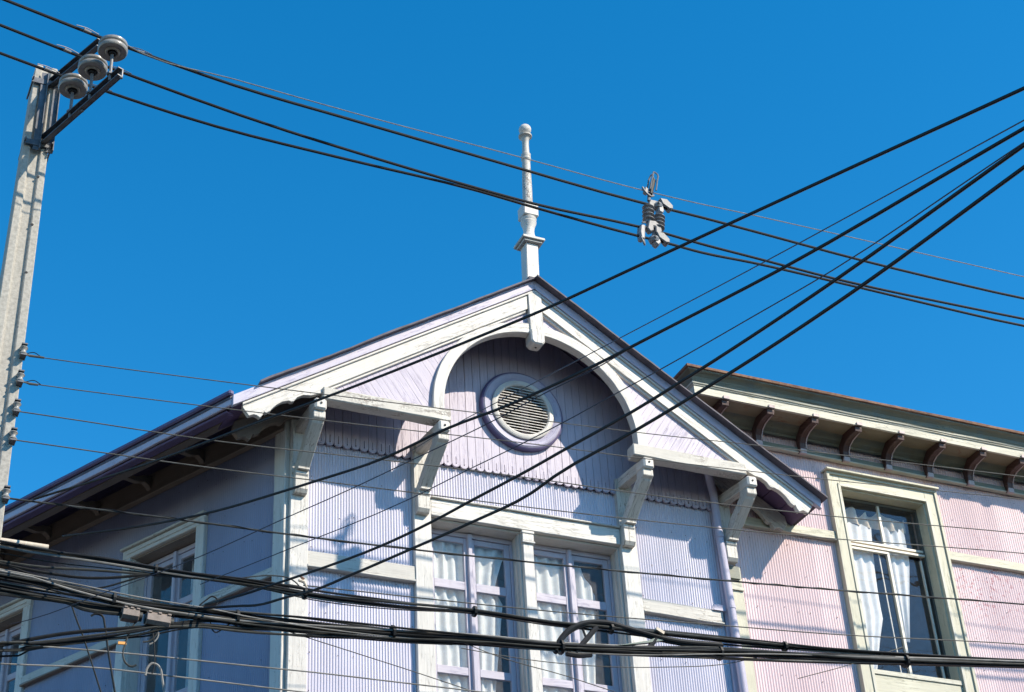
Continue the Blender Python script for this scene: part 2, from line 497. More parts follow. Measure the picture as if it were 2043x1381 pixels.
def catmull(P, n=4):
    P = [Vector(p) for p in P]
    out = []
    N = len(P)
    L = [max(1e-6, (P[i + 1] - P[i]).length) for i in range(N - 1)]
    V = [(P[i + 1] - P[i]) / L[i] for i in range(N - 1)]
    T = [V[0]] + [(V[i - 1] * L[i] + V[i] * L[i - 1]) / (L[i] + L[i - 1]) for i in range(1, N - 1)] + [V[-1]]
    for i in range(N - 1):
        p1, p2, h = P[i], P[i + 1], L[i]
        for k in range(n):
            t = k / n
            out.append(p1 * (2 * t ** 3 - 3 * t * t + 1) + p2 * (3 * t * t - 2 * t ** 3) + T[i] * (h * (t ** 3 - 2 * t * t + t)) + T[i + 1] * (h * (t ** 3 - t * t)))
    out.append(P[-1])
    return out

def corrugated(mb, x0, x1, z0, z1, y, pitch, amp, per=6, dz=0.6):
    """sine sheet; z0/z1 may be functions of x"""
    f0 = z0 if callable(z0) else (lambda x: z0)
    f1 = z1 if callable(z1) else (lambda x: z1)
    n = max(2, int((x1 - x0) / pitch * per))
    rows = max(1, int((f1((x0 + x1) / 2) - f0((x0 + x1) / 2)) / dz)) + 1
    ph = rnd.random()
    dent = [[rnd.uniform(-1, 1) for _ in range(7)] for _ in range(rows + 1)]
    vs = []
    for j in range(rows + 1):
        for i in range(n + 1):
            x = x0 + (x1 - x0) * i / n
            zz = f0(x) + (f1(x) - f0(x)) * j / rows
            k = i / n * 5.999; a = dent[j][int(k)]; b = dent[j][int(k) + 1]; fr = k - int(k)
            w = (a + (b - a) * fr) * 0.0045
            vs.append((x + w * 0.6, y + amp * sin(2 * pi * (x / pitch + ph)) + w, zz))
    fs = []; uvs = []
    for j in range(rows):
        for i in range(n):
            a = j * (n + 1) + i
            fs.append((a, a + 1, a + n + 2, a + n + 1))
            uvs.append([(0, 0), (1, 0), (1, 1), (0, 1)])
    mb.add(vs, fs, uvs)
    return mb

def share(o, parent, pos, name=None):
    """copy of a piece that shares its mesh"""
    c = o.copy()
    if name: c.name = name
    link(c, parent, pos)
    return c

# ------------------------------------------------------------------ ground and street
def slab(name, x0, x1, y0, y1, z0, z1, mat):
    mb = MB(lambda x, y, z: Vector((x, y, z)))
    mb.box(x0, x1, y0, y1, z0, z1)
    return tag(mb.build(name, mat), kind='structure')
slab('ground', -400, 400, -400, 400, -0.6, -0.16, 'earth')
slab('street', -60, 60, -12.2, -2.9, -0.155, -0.13, 'asphalt')
slab('pavement', -60, 60, -2.9, 0.9, -0.15, 0.0, 'paving')
slab('opposite_pavement', -60, 60, -18.0, -12.2, -0.15, 0.0, 'paving')

def zr(x):
    return 1.965 - 0.652 * abs(x)

# row of houses across the street, behind the camera: it hides the low sky and shades the road
for k, (x0, x1, h, mt_, lb) in enumerate(((-46, -30, 8.6, 'cream', 'cream rendered house across the street, farthest left'), (-30, -16, 10.2, 'pink_iron', 'pink iron clad house across the street, left of the camera'),
        (-16, -2, 9.0, 'olive', 'olive painted house directly behind the camera'), (-2, 13, 10.6, 'brown', 'brown house across the street opposite the pink one'),
        (13, 30, 8.4, 'lilac_iron', 'lilac iron clad house across the street to the right'), (30, 48, 9.6, 'tan', 'tan house across the street, farthest right'))):
    hz = empty('street_house', ((x0 + x1) / 2, -22, -ZO), lb, 'house', 'houses across the street')
    mb = MB(); mb.box(x0, x1, -29, -18.2, -ZO, -ZO + h); mb.build('wall', mt_, hz)
    mb = MB(); mb.box(x0 - .1, x1 - .12, -29.3, -17.9, -ZO + h, -ZO + h + .25); mb.build('roof', 'rust', hz)
    nw = int((x1 - x0) / 2.6)
    for i in range(nw):
        for j in range(2 if h < 9 else 3):
            wx = x0 + 1.3 + i * 2.6; wz = -ZO + 1.2 + j * 3.0
            w_ = MB().box(wx - .55, wx + .55, -18.2, -18.12, wz, wz + 1.7).build('window', 'cream_light', hz)
            MB().box(wx - .45, wx + .45, -18.118, -18.10, wz + .1, wz + 1.6).build('pane', 'glass', w_)

# ------------------------------------------------------------------ lilac house
house = empty('lilac_house', (0, 0, -ZO),
              'lilac corner house with a carved white gable, arch and round louvred vent', 'house')

# ---- front wall: backing with window openings
LW = (-1.163, -0.079); RW = (0.048, 1.150); WT = -1.09; WB = -3.6
mb = MB()
mb.prism([(-2.72, -0.3), (2.55, -0.3), (2.55, zr(2.55) - .12), (0, zr(0) - .12), (-2.72, zr(2.72) - .12)], 'y', 0.022, 0.22)
mb.box(-2.72, 2.55, 0.022, 0.22, WT, -0.3)
mb.box(-2.72, LW[0], 0.022, 0.22, -ZO, WT)
mb.box(LW[1], RW[0], 0.022, 0.22, -ZO, WT)
mb.box(RW[1], 2.55, 0.022, 0.22, -ZO, WT)
mb.box(LW[0], LW[1], 0.022, 0.22, -ZO, WB)
mb.box(RW[0], RW[1], 0.022, 0.22, -ZO, WB)
fwall = mb.build('front_wall', 'soffit', house)

def panel(parent, mat, x0, x1, z0, z1, y, pitch, amp, fr=front, maxw=.82):
    n = max(1, round((x1 - x0) / maxw))
    for i in range(n):
        a = x0 + (x1 - x0) * i / n - (0.012 if i else 0)
        b = x0 + (x1 - x0) * (i + 1) / n
        corrugated(MB(fr), a, b, z0 + rnd.uniform(-.006, .006), z1, y - 0.0045 * (i % 2), pitch, amp).build_(parent, mat)
    nm = MB(fr); zz = max(z0, -3.3) + .05; cnt = 0
    while zz < z1 - .02:
        xx = x0 + .05
        while xx < x1 - .02:
            r = .0065; q = rnd.uniform(-.03, .03); yy_ = y - amp - .007
            xq = xx + rnd.uniform(-.02, .02)
            if rnd.random() < .4: xx += pitch * 5; continue
            vs = [(xq + r * cos(k * pi / 3), yy_ + .004, zz + q + r * sin(k * pi / 3)) for k in range(6)] + [(xq, yy_ - .002, zz + q)]
            nm.add(vs, [(k, (k + 1) % 6, 6) for k in range(6)], [[(0, 0)] * 3] * 6); cnt += 1
            xx += pitch * 5
        zz += .43
    if cnt: tag(nm.build('nail_heads', 'nail', parent), kind='stuff')
def _b(self, parent, mat):
    return self.build('corrugated_panel', mat, parent, smooth=True)
MB.build_ = _b
PT, AM = 0.0315, 0.0056
panel(fwall, 'lilac_iron', -2.56, -1.355, -1.73, -0.402, 0.0, PT, AM)
panel(fwall, 'lilac_iron', -2.56, -1.355, -5.2, -1.90, 0.0, PT, AM)
panel(fwall, 'lilac_iron', -1.17, 1.155, -0.88, -0.402, 0.0, PT, AM)
panel(fwall, 'lilac_iron', 1.35, 2.42, -1.72, -0.402, 0.0, PT, AM)
panel(fwall, 'lilac_iron', 1.35, 2.42, -5.2, -1.88, 0.0, PT, AM)

# ---- tongue boards with scalloped ends and keyhole slits
bw = 0.0985
nb = int((2.5 + 2.56) / bw)
for i in range(nb):
    xl = -2.56 + i * bw + 0.0026; xr = xl + bw - 0.0052; xc = (xl + xr) / 2
    dz = rnd.uniform(-0.004, 0.004)
    zb = -0.422 + dz; r = (xr - xl) / 2
    mb = MB()
    dy = rnd.uniform(-0.0025, 0.0025)
    for s in (-1, 1):
        xo = xc + s * r
        P = [(xc, zr(xc) - .125), (xo, zr(xo) - .125), (xo, zb + r * .9)]
        for k in range(1, 6):
            a = k / 6 * pi / 2
            P.append((xc + s * r * cos(a), zb + r * .9 * (1 - sin(a))))
        P.append((xc, zb))
        zh = zb + 0.042
        P += [(xc, zh - .008), (xc + s * .0075, zh - .003), (xc + s * .0075, zh + .004), (xc + s * .0032, zh + .009),
              (xc + s * .0032, zh + .088), (xc, zh + .088)]
        mb.prism(P, 'y', -0.048 + dy, -0.024, pi / 2)
    mb.build('wall_board', 'lilac_board', fwall)

# ---- pilasters, bands and lintel
def part(name, mat, parent, bevel=0.004, fr=front, **kw):
    return None
def boxpart(name, mat, parent, x0, x1, y0, y1, z0, z1, grain='x', bevel=0.005, fr=front):
    return MB(fr).box(x0, x1, y0, y1, z0, z1, grain).build(name, mat, parent, bevel)
def timberpart(name, mat, parent, a, b, w, h, up=(0, 0, 1), bevel=0.006, fr=front, jit=0.0025, sag=0.0):
    return MB(fr).timber(a, b, w, h, up, jit=jit, sag=sag).build(name, mat, parent, bevel)

timberpart('corner_board', 'white', house, (-2.652, -0.03, -ZO), (-2.652, -0.03, 0.05), 0.20, 0.075, (0, 1, 0))
timberpart('pilaster', 'white', house, (-1.262, -0.03, -ZO), (-1.262, -0.03, -0.28), 0.198, 0.07, (0, 1, 0))
timberpart('pilaster', 'white', house, (1.254, -0.03, -ZO), (1.254, -0.03, -0.28), 0.206, 0.07, (0, 1, 0))
timberpart('pilaster', 'white', house, (-0.016, -0.025, -ZO), (-0.016, -0.025, -1.095), 0.127, 0.06, (0, 1, 0))
mb = MB()
mb.box(-0.092, 0.060, -0.078, -0.02, -1.135, -1.10)
mb.box(-0.085, 0.054, -0.070, -0.02, -1.225, -1.135, 'z')
mb.box(-0.094, 0.062, -0.082, -0.02, -1.252, -1.227)
mb.build('pilaster_capital', 'white', house, 0.006)
timberpart('lintel_board', 'white', house, (-1.163, -0.03, -0.985), (1.151, -0.03, -0.985), 0.066, 0.205)
timberpart('lintel_moulding', 'white_old', house, (-1.163, -0.045, -0.872), (1.151, -0.045, -0.872), 0.09, 0.022)
timberpart('band_board', 'white_old', house, (-2.556, -0.028, -1.81), (-1.362, -0.028, -1.81), 0.05, 0.16)
timberpart('band_moulding', 'white_old', house, (-2.556, -0.036, -1.905), (-1.362, -0.036, -1.905), 0.075, 0.028)
timberpart('band_board', 'white_old', house, (1.358, -0.028, -1.785), (2.395, -0.028, -1.80), 0.05, 0.15)
timberpart('band_moulding', 'white_old', house, (1.358, -0.036, -1.872), (2.395, -0.036, -1.89), 0.075, 0.024)
timberpart('end_board', 'lilac', house, (2.462, -0.012, -ZO), (2.462, -0.012, -0.35), 0.075, 0.05, (0, 1, 0))
# reveals of the two front windows
for a, b in (LW, RW):
    boxpart('window_reveal', 'white', house, b - 0.018, b, 0.001, 0.235, WB, WT, 'z', 0.0)
    for yy in (.05, .075, .15):
        boxpart('reveal_bead', 'white', house, b - 0.026, b - .017, yy, yy + .012, WB, WT - .02, 'z', 0.0)
    boxpart('window_reveal', 'white', house, a, a + 0.018, 0.001, 0.235, WB, WT, 'z', 0.0)
    boxpart('window_reveal', 'white', house, a + 0.018, b - 0.018, 0.001, 0.235, WT - 0.018, WT + 0.001, 'x', 0.0)

def casement(parent, x0, x1, zt, zb, rails, fr=front, y=0.19, mat='sash', gmat='glass', post=True):
    """two-leaf casement window: part > sash, glass_pane, post"""
    mb = MB(fr)
    mb.box(x0, x1, y - .01, y + .06, zt - .055, zt)
    mb.box(x0, x0 + .035, y - .01, y + .06, zb, zt - .055, 'z')
    mb.box(x1 - .035, x1, y - .01, y + .06, zb, zt - .055, 'z')
    w = mb.build('casement_window', mat, parent, 0.004)
    xm = (x0 + x1) / 2
    for a, b in ((x0 + .038, xm - .004), (xm + .004, x1 - .038)):
        st = .062
        mb = MB(fr)
        mb.box(a, a + st, y + .002, y + .044, zb, zt - .06, 'z')
        mb.box(b - st, b, y + .002, y + .044, zb, zt - .06, 'z')
        zs = [zt - .06, zt - .06 - st]
        mb.box(a + st, b - st, y + .004, y + .042, zt - .06 - st, zt - .06)
        top = zt - .06 - st
        for r0, r1 in rails:
            mb.box(a + st, b - st, y + .004, y + .042, r1, r0)
            MB(fr).box(a + st - .004, b - st + .004, y + .020, y + .024, r0 - .004, top + .004).build('glass_pane', gmat, w)
            top = r1
        MB(fr).box(a + st - .004, b - st + .004, y + .020, y + .024, zb, top + .004).build('glass_pane', gmat, w)
        mb.build('sash', mat, w, 0.004)
    if post:
        MB(fr).timber((xm, y - .012, zb), (xm, y - .012, zt - .012), .052, .05, (0, 1, 0)).build('window_post', mat, w, 0.008)
    return w
casement(house, LW[0] + .018, LW[1] - .018, WT - .02, WB, [(-1.70, -1.80), (-2.70, -2.79)])
casement(house, RW[0] + .018, RW[1] - .018, WT - .02, WB, [(-1.70, -1.80), (-2.70, -2.79)])

# ---- round vent
VX, VZ = 0.0, 0.445
vent = MB().lathe([(0.520, -0.04), (0.520, -0.098), (0.508, -0.112), (0.495, -0.118)], (VX, 0, VZ), 'y', 64).build('round_vent', 'violet', house, smooth=True)
MB().lathe([(0.497, -0.116), (0.480, -0.130), (0.44, -0.122), (0.405, -0.108), (0.392, -0.100), (0.38, -0.100)], (VX, 0, VZ), 'y', 64).build('vent_moulding', 'vent', vent, smooth=True)
MB().lathe([(0.388, -0.09), (0.388, -0.128), (0.372, -0.138), (0.335, -0.138), (0.322, -0.126), (0.318, -0.03)], (VX, 0, VZ), 'y', 64).build('vent_ring', 'white', vent, smooth=True)
MB().lathe([(0.0, -0.049), (0.40, -0.049)], (VX, 0, VZ), 'y', 40).build('vent_back', plain('vent_dark_void', (0.012, 0.012, 0.015), rough=0.9), vent)
ns = 16
for k in range(ns):
    zz = VZ - 0.30 + 0.60 * (k + 0.5) / ns
    hw = sqrt(max(0.0, 0.322 ** 2 - (zz - VZ) ** 2))
    mb = MB()
    mb.prism([(-0.120, zz - .003), (-0.120, zz + .006), (-0.070, zz + .030), (-0.070, zz + .024)], 'x', VX - hw, VX + hw)
    mb.build('vent_slat', 'white', vent)

# ---- gable truss
truss = MB().timber((0.003, F + .05, 1.20), (0.003, F + .05, 1.80), 0.172, 0.145, (0, 1, 0), jit=.002).build('king_post', 'white', house, 0.008)
mb = MB()
mb.prism([(-0.088, 1.235), (-0.088, 1.075), (-0.055, 1.035), (0.055, 1.035), (0.088, 1.075), (0.088, 1.235)], 'y', F - .04, F + .135, pi / 2)
pend = mb.build('pendant', 'white', truss, 0.016)
MB().lathe([(0.0, 0), (0.013, 0), (0.013, 0.004), (0, 0.004)], (0.0, F + .05, 1.030), 'z', 10).build('pendant_hole', 'black_steel', truss)
# the arch
RO, RI = 1.322, 1.190
P = [(RO, -0.09)] + [(RO * cos(a), RO * sin(a)) for a in [pi * k / 48 for k in range(49)]] + [(-RO, -0.09), (-RI, -0.09)] + \
    [(-RI * cos(a), RI * sin(a)) for a in [pi * k / 48 for k in range(49)]] + [(RI, -0.09)]
def arch_uv():
    mb = MB()
    vs = []; n = 60
    # build as a swept box so the grain follows the curve
    pts = [(-1, -0.09)] + [(None, pi - pi * k / n) for k in range(n + 1)] + [(1, -0.09)]
    for k, q in enumerate(pts):
        for rr in (RI, RO):
            if q[0] is None: x, z = rr * cos(q[1]), rr * sin(q[1])
            else: x, z = q[0] * rr, q[1]
            j = rnd.uniform(-.0015, .0015)
            vs.append((x + j, F - .004, z + j)); vs.append((x + j, F + .112, z + j))
    fs = []; uvs = []; L = 0
    for k in range(len(pts) - 1):
        a = 4 * k; b = a + 4
        for (p, q, v0, v1) in ((0, 2, 0, .13), (2, 3, .13, .25), (3, 1, .25, .38), (1, 0, .38, .5)):
            fs.append((a + p, a + q, b + q, b + p))
            uvs.append([(L, v0), (L, v1), (L + .065, v1), (L + .065, v0)])
        L += .065
    fs.append((0, 1, 3, 2)); uvs.append([(0, 0)] * 4)
    e = 4 * (len(pts) - 1)
    fs.append((e, e + 2, e + 3, e + 1)); uvs.append([(0, 0)] * 4)
    mb.add(vs, fs, uvs)
    return mb
arch_uv().build('arch', 'white', house, 0.006)
# tie beams under the spandrels
for s, x0, x1 in ((-1, -2.592, -1.128), (1, 1.102, 2.592)):
    timberpart('tie_beam', 'white_peel', house, (x0, F + .045, -0.157), (x1, F + .045, -0.157 + 0.004 * s), 0.16, 0.152, jit=.004, bevel=.012)

prof = [(3.455, -0.452), (3.45, -0.50), (3.383, -0.585), (3.33, -0.560), (3.30, -0.565), (3.265, -0.585), (3.238, -0.55), (3.224, -0.505), (3.201, -0.516),
        (3.159, -0.483), (3.13, -0.44), (3.091, -0.395), (3.03, -0.345), (2.96, -0.317), (2.935, -0.325), (2.906, -0.313), (2.87, -0.26),
        (2.805, -0.217), (2.72, -0.205), (2.60, -0.15), (2.575, -0.092)]
def zig(s, pts):
    return [(s * a, b) for a, b in pts]
ang = atan2(0.652, 1)
for s in (-1, 1):
    n = 14
    low = [(2.575 - (2.575 - .09) * k / n, zr(2.575 - (2.575 - .09) * k / n) - .378 + rnd.uniform(-.002, .002)) for k in range(1, n + 1)]
    P = [(.09, zr(.09) - .166)] + prof + low
    MB().prism(zig(s, P), 'y', F - .002, F + .058, -s * ang).build('bargeboard', 'white', house, 0.004)
    P = [(0.0, zr(0) - .162), (3.46, zr(3.46) - .162), (3.46, zr(3.46) - .190), (0.0, zr(0) - .190)]
    MB().prism(zig(s, P), 'y', F - .026, F + .0, -s * ang).build('barge_moulding', 'white', house, 0.004)
    P = [(0.0, zr(0) - .030), (3.565, zr(3.565) - .030), (3.565, zr(3.565) - .155), (0.0, zr(0) - .155)]
    MB().prism(zig(s, P), 'y', F - .040, F + .02, -s * ang).build('fascia_board', 'lilac', house, 0.004)
    P = [(.10, zr(.10) - .374), (2.60, zr(2.6) - .374), (2.55, zr(2.55) - .410), (.10, zr(.10) - .410)]
    MB().prism(zig(s, P), 'y', F + .020, F + .075, -s * ang).build('spandrel_trim', 'white', house, 0.003)
    # diagonal boards between bargeboard, arch and tie beam
    e = Vector((cos(ang), -sin(ang))); dn = Vector((-sin(ang), -cos(ang)))
    w = 0.082
    def end(p):
        t = 0.0
        while t < 2.0:
            q = p + dn * t
            if q.y < -0.085 or (q.y >= 0 and q.length < RI + .05) or (q.y < 0 and q.x < RI + .05): break
            t += 0.01
        return t
    o = Vector((.10, zr(.10) - .376))
    k = 0
    while True:
        a = o + e * (k * w + .0012); b = o + e * ((k + 1) * w - .0012)
        if b.x > 2.56: break
        ta, tc, tb = end(a), end((a + b) / 2), end(b)
        if max(ta, tb, tc) > 0.03:
            pts = [a, b, b + dn * tb, (a + b) / 2 + dn * tc, a + dn * ta]
            dy = rnd.uniform(-.002, .002)
            MB().prism([(s * p.x, p.y) for p in pts], 'y', F + .052 + dy, F + .074, pi / 2 - s * ang).build('spandrel_board', 'lilac_board', house)
        k += 1
    # the inner rafter end against the wall
    P = [(2.40, zr(2.4) - .12)] + [(3.40, zr(3.4) - .12)] + [(a - .03, b + .02) for a, b in prof[1:]] + [(2.40, zr(2.4) - .36)]
    MB().prism(zig(s, P), 'y', -0.115, -0.052, -s * ang).build('rafter_end', 'white_old' if s > 0 else 'brown', house, 0.004)
    # soffit boards under the front overhang
    m_ = 17
    for k in range(m_):
        xa = 3.54 * k / m_ + .004; xb = 3.54 * (k + 1) / m_ - .004
        P = [(xa, zr(xa) - .075), (xb, zr(xb) - .075), (xb, zr(xb) - .095), (xa, zr(xa) - .095)]
        MB().prism(zig(s, P), 'y', F + .022, 0.018, 0).build('soffit_board', 'soffit', house)

# spandrel backing (dark gap between boards)
for s in (-1, 1):
    P = [(.1, zr(.1) - .38), (2.6, zr(2.6) - .38), (2.56, -.09), (1.26, -.09)] + [(1.25 * cos(a), 1.25 * sin(a)) for a in [pi / 2 * k / 12 for k in range(13)]]
    MB().prism(zig(s, P), 'y', F + .078, F + .090, 0).build('spandrel_back', 'soffit', house)

# ---- brackets
for xf, xw in ((-2.62, -2.66), (-1.216, -1.278), (1.283, 1.226), (2.643, 2.567)):
    k_ = (xw - xf) / (-.1 - F)
    fr = (lambda x, y, z, k_=k_: front(x + k_ * (y - F), y, z))
    mb = MB(fr)
    mb.prism([(F - .005, -.372), (F - .005, -.452), (F + .035, -.478), (F + .05, -.50), (-.38, -.655), (-.235, -.80), (-.20, -.838), (-.205, -.862), (-.06, -.862),
              (-.06, -.83), (-.13, -.765), (-.30, -.585), (F + .135, -.44), (F + .13, -.372)], 'x', xf - .066, xf + .066, -0.9)
    br = mb.build('bracket', 'white_old', house, 0.006)
    MB(fr).box(xf - .067, xf + .067, F - .045, F + .14, -.372, -.236, 'y').build('bracket_block', 'white', br, 0.020)
    MB().lathe([(0, 0), (.012, 0), (.012, -.01), (0, -.012)], (xf + .004, F - .043, -.30), 'y', 10).build('bolt', 'black_steel', br)
    MB(fr).timber((xf, F + .10, -.300), (xf, -.03, -.300), .112, .128).build('bracket_strut', 'white_old', br, 0.008)
    mb = MB()
    mb.prism([(-.052, -.862), (-.165, -.862), (-.165, -.90), (-.15, -.92), (-.155, -1.07), (-.125, -1.115), (-.052, -1.115)], 'x', xw - .072, xw + .072, pi / 2)
    mb.build('bracket_foot', 'white_old', br, 0.008)
    MB().timber((xw, -.075, -.862), (xw, -.075, -.24), .17, .03, (0, 1, 0)).build('wall_plate', 'white_old', br, 0.004)

# ---- roof
def poly3(name, mat, parent, top, th):
    n = len(top)
    mb = MB()
    vs = list(top) + [(x, y, z - th) for x, y, z in top]
    fs = [tuple(range(n)), tuple(range(2 * n - 1, n - 1, -1))] + [(i, (i + 1) % n, n + (i + 1) % n, n + i) for i in range(n)]
    uvs = [[(p[0], p[1]) for p in top], [(p[0], p[1]) for p in reversed(top)]] + [[(0, 0), (1, 0), (1, 1), (0, 1)]] * n
    mb.add(vs, fs, uvs)
    return mb.build(name, mat, parent)
def zl(x, y): return 0.652 * x + 0.346 * (y - F) + 1.945
yf = F - .105
S8 = 9.0
el = (-3.585 - .469 * S8, F + .883 * S8)
ry = 8.0; rx = -.265 * (ry - F)
poly3('roof', 'roof', house, [(-3.585, F, zr(3.585) - .020), (0, F, zr(0) - .020), (rx, ry, zl(rx, ry)), (el[0], el[1], zl(*el))], .03)
poly3('roof', 'roof', house, [(0, F, zr(0) - .020), (2.56, F, zr(2.56) - .020), (2.56, ry, zr(2.56) - .020), (rx, ry, zl(rx, ry))], .03)
poly3('roof', 'roof', house, [(2.56, F, zr(2.56) - .020), (3.59, F, zr(3.59) - .020), (3.59, .015, zr(3.59) - .020), (2.56, .015, zr(2.56) - .020)], .03)
# overhanging iron edge above the fascia, a little ragged
for s in (-1, 1):
    n = 30; top = []; bot = []
    for k in range(n + 1):
        x = 3.6 * k / n
        if s < 0: x = 3.30 * k / n
        j = rnd.uniform(-.004, .004) + (.012 if s < 0 else 0) * sin(k * .5) * (k / n)
        top.append((s * x, zr(x) - .014 + j)); bot.append((s * x, zr(x) - .036 + j * .6))
    mb = MB(); mb.prism(top + bot[::-1], 'y', yf - (.035 if s > 0 else 0), F + .01, 0)
    mb.build('roof_edge', 'roof', house)
mb = MB(); mb.timber((0.0, yf + .03, zr(0) - .03), (-.01, 5.0, zr(0) + .35), .16, .03)
mb.build('ridge_cap', 'roof', house)

# ---- left eave along the side wall (side frame: s along the wall, y negative outwards)
timberpart('eave_fascia', 'lilac', house, (-.15, -1.0, -.445), (8.8, -1.0, -.455), .035, .10, fr=side)
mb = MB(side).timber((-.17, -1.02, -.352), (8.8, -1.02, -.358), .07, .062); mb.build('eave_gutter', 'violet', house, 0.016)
timberpart('eave_soffit_rail', 'soffit', house, (-.05, -.93, -.515), (8.8, -.93, -.52), .10, .03, fr=side)
timberpart('eave_plate', 'brown', house, (.10, -.575, -.272), (8.8, -.575, -.278), .11, .085, fr=side)
timberpart('eave_plate_moulding', 'brown', house, (.10, -.622, -.305), (8.8, -.622, -.31), .02, .024, fr=side)
for k in range(6):
    o0 = .06 + k * .155
    def zz(o): return .36 - .738 * o - .075
    mb = MB(side).timber((.0 - o0 * .1, -o0 - .075, zz(o0 + .075)), (8.8, -o0 - .075, zz(o0 + .075)), .148, .018, (0, -.594, .805))
    mb.build('eave_soffit_board', 'soffit' if k % 2 else 'brown', house)
mb = MB(side).timber((.02, -.045, -.165), (8.8, -.045, -.165), .06, .27); mb.build('eave_frieze', 'brown', house, 0.004)
mb = MB(side).timber((.02, -.065, -.302), (8.8, -.065, -.302), .08, .022); mb.build('eave_frieze_moulding', 'brown', house, 0.004)
for k in range(9):
    s0 = .41 + .87 * k
    mb = MB(side)
    mb.prism([(-.075, -.075), (-.20, -.10), (-.30, -.155), (-.42, -.165), (-.52, -.20), (-.52, -.245), (-.40, -.225), (-.27, -.215), (-.17, -.175), (-.11, -.20), (-.075, -.24)], 'x', s0 - .035, s0 + .035)
    mb.build('eave_bracket', 'brown', house, 0.004)

# ---- side wall
W1 = (1.36, 2.42, -.98, -3.6); W2_ = (4.28, 5.34, -.98, -3.6)
mb = MB(side)
mb.box(.12, W1[0], .022, .2, -ZO, W1[2]); mb.box(W1[1], W2_[0], .022, .2, -ZO, W1[2]); mb.box(W2_[1], 9.0, .022, .2, -ZO, W1[2])
mb.box(.12, 9.0, .022, .2, W1[2], .22)
for w in (W1, W2_): mb.box(w[0], w[1], .022, .2, -ZO, w[3])
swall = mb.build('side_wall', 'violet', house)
for a, b in ((.15, 1.24), (2.53, 4.17), (5.45, 8.8)):
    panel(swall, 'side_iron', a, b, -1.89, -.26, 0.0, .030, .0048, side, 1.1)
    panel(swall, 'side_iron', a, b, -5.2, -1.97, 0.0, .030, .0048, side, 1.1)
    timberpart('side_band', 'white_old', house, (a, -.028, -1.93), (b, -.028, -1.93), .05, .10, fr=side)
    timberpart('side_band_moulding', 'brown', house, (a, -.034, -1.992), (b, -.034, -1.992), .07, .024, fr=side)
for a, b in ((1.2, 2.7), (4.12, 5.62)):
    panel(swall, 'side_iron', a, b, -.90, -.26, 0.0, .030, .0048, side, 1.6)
timberpart('corner_board', 'white', house, (.082, -.028, -ZO), (.082, -.028, -.1), .166, .07, (0, 1, 0), fr=side)
for w in (W1, W2_):
    a, b, zt, zb = w
    mb = MB(side)
    mb.box(a - .13, a, -.05, .02, zb, zt, 'z'); mb.box(b, b + .13, -.05, .02, zb, zt, 'z')
    mb.box(a - .13, b + .13, -.05, .02, zt, zt + .11)
    cs = mb.build('window_casing', 'white', house, 0.006)
    MB(side).box(a - .15, b + .15, -.085, -.0, zt + .112, zt + .14).build('casing_cap', 'white_old', cs, 0.004)
    MB(side).box(a - .055, b + .055, -.062, -.05, zt + .045, zt + .062).build('casing_fillet', 'white', cs, 0.002)
    mb = MB(side)
    mb.box(a, a + .02, .001, .22, zb, zt - .02, 'z'); mb.box(b - .02, b, .001, .22, zb, zt - .02, 'z')
    mb.build('window_reveal', 'white', house)
    MB(side).box(a, b, .001, .22, zt - .02, zt).build('window_reveal', 'brown', house)
    casement(house, a + .02, b - .02, zt - .03, zb, [(-1.62, -1.70), (-2.7, -2.78)], side, .17)

# rooms behind the windows so that nothing shows through
mb = MB(); mb.box(-2.3, 2.4, 1.9, 1.95, -ZO, .2); mb.box(-2.3, 2.4, .25, 1.9, -.7, -.66); mb.box(-2.3, 2.4, .25, 1.9, -4.6, -4.56)
mb.box(2.38, 2.43, .25, 1.9, -4.6, -.66)
mb.build('interior_wall', 'room', house)
mb = MB(side); mb.box(.9, 9.0, 1.5, 1.55, -4.6, -.5); mb.box(.9, 9.0, .22, 1.5, -.60, -.56)
mb.build('interior_wall', 'room', house)

# ---- finial on the ridge
ff = lambda x, y, z: front(x + .012 + (z - 2.05) * .032, y + F + .07, z)
fin = MB(ff).timber((0.0, 0, 1.80), (0, 0, 2.505), .162, .162, (0, 1, 0), jit=.002).build('finial', 'white', house, 0.010)
mb = MB(ff); mb.box(-.145, .145, -.145, .145, 2.535, 2.575); mb.box(-.12, .12, -.12, .12, 2.505, 2.535); mb.box(-.10, .10, -.10, .10, 2.575, 2.60)
mb.build('finial_plate', 'white_old', fin, 0.006)
MB(ff).lathe([(.098, 2.60), (.088, 2.63), (.07, 2.68), (.066, 2.74), (.075, 2.80), (.092, 2.845), (.098, 2.87), (.088, 2.885), (.096, 2.90), (.100, 2.925), (.085, 2.94)], (0, 0, 0), 'z', 20).build('finial_baluster', 'white', fin, smooth=True)
MB(ff).box(-.098, .098, -.098, .098, 2.935, 3.115, 'z').build('finial_block', 'white', fin, 0.012)
MB(ff).lathe([(.07, 3.11), (.062, 3.17), (.060, 3.5), (.052, 3.80), (.050, 3.86), (.062, 3.875), (.062, 3.895), (.054, 3.905), (.060, 3.93), (.060, 3.96), (.046, 3.975),
              (.042, 4.1), (.045, 4.21), (.06, 4.235), (.084, 4.25), (.086, 4.268), (.06, 4.285), (.035, 4.30), (.03, 4.33)], (0, 0, 0), 'z', 20).build('finial_shaft', 'white_peel', fin, smooth=True)
MB(ff).lathe([(.001, 4.292)] + [(.079 * sin(pi * k / 14), 4.372 - .079 * cos(pi * k / 14)) for k in range(1, 14)] + [(.001, 4.451)], (0, 0, 0), 'z', 24).build('finial_ball', 'white', fin, smooth=True)

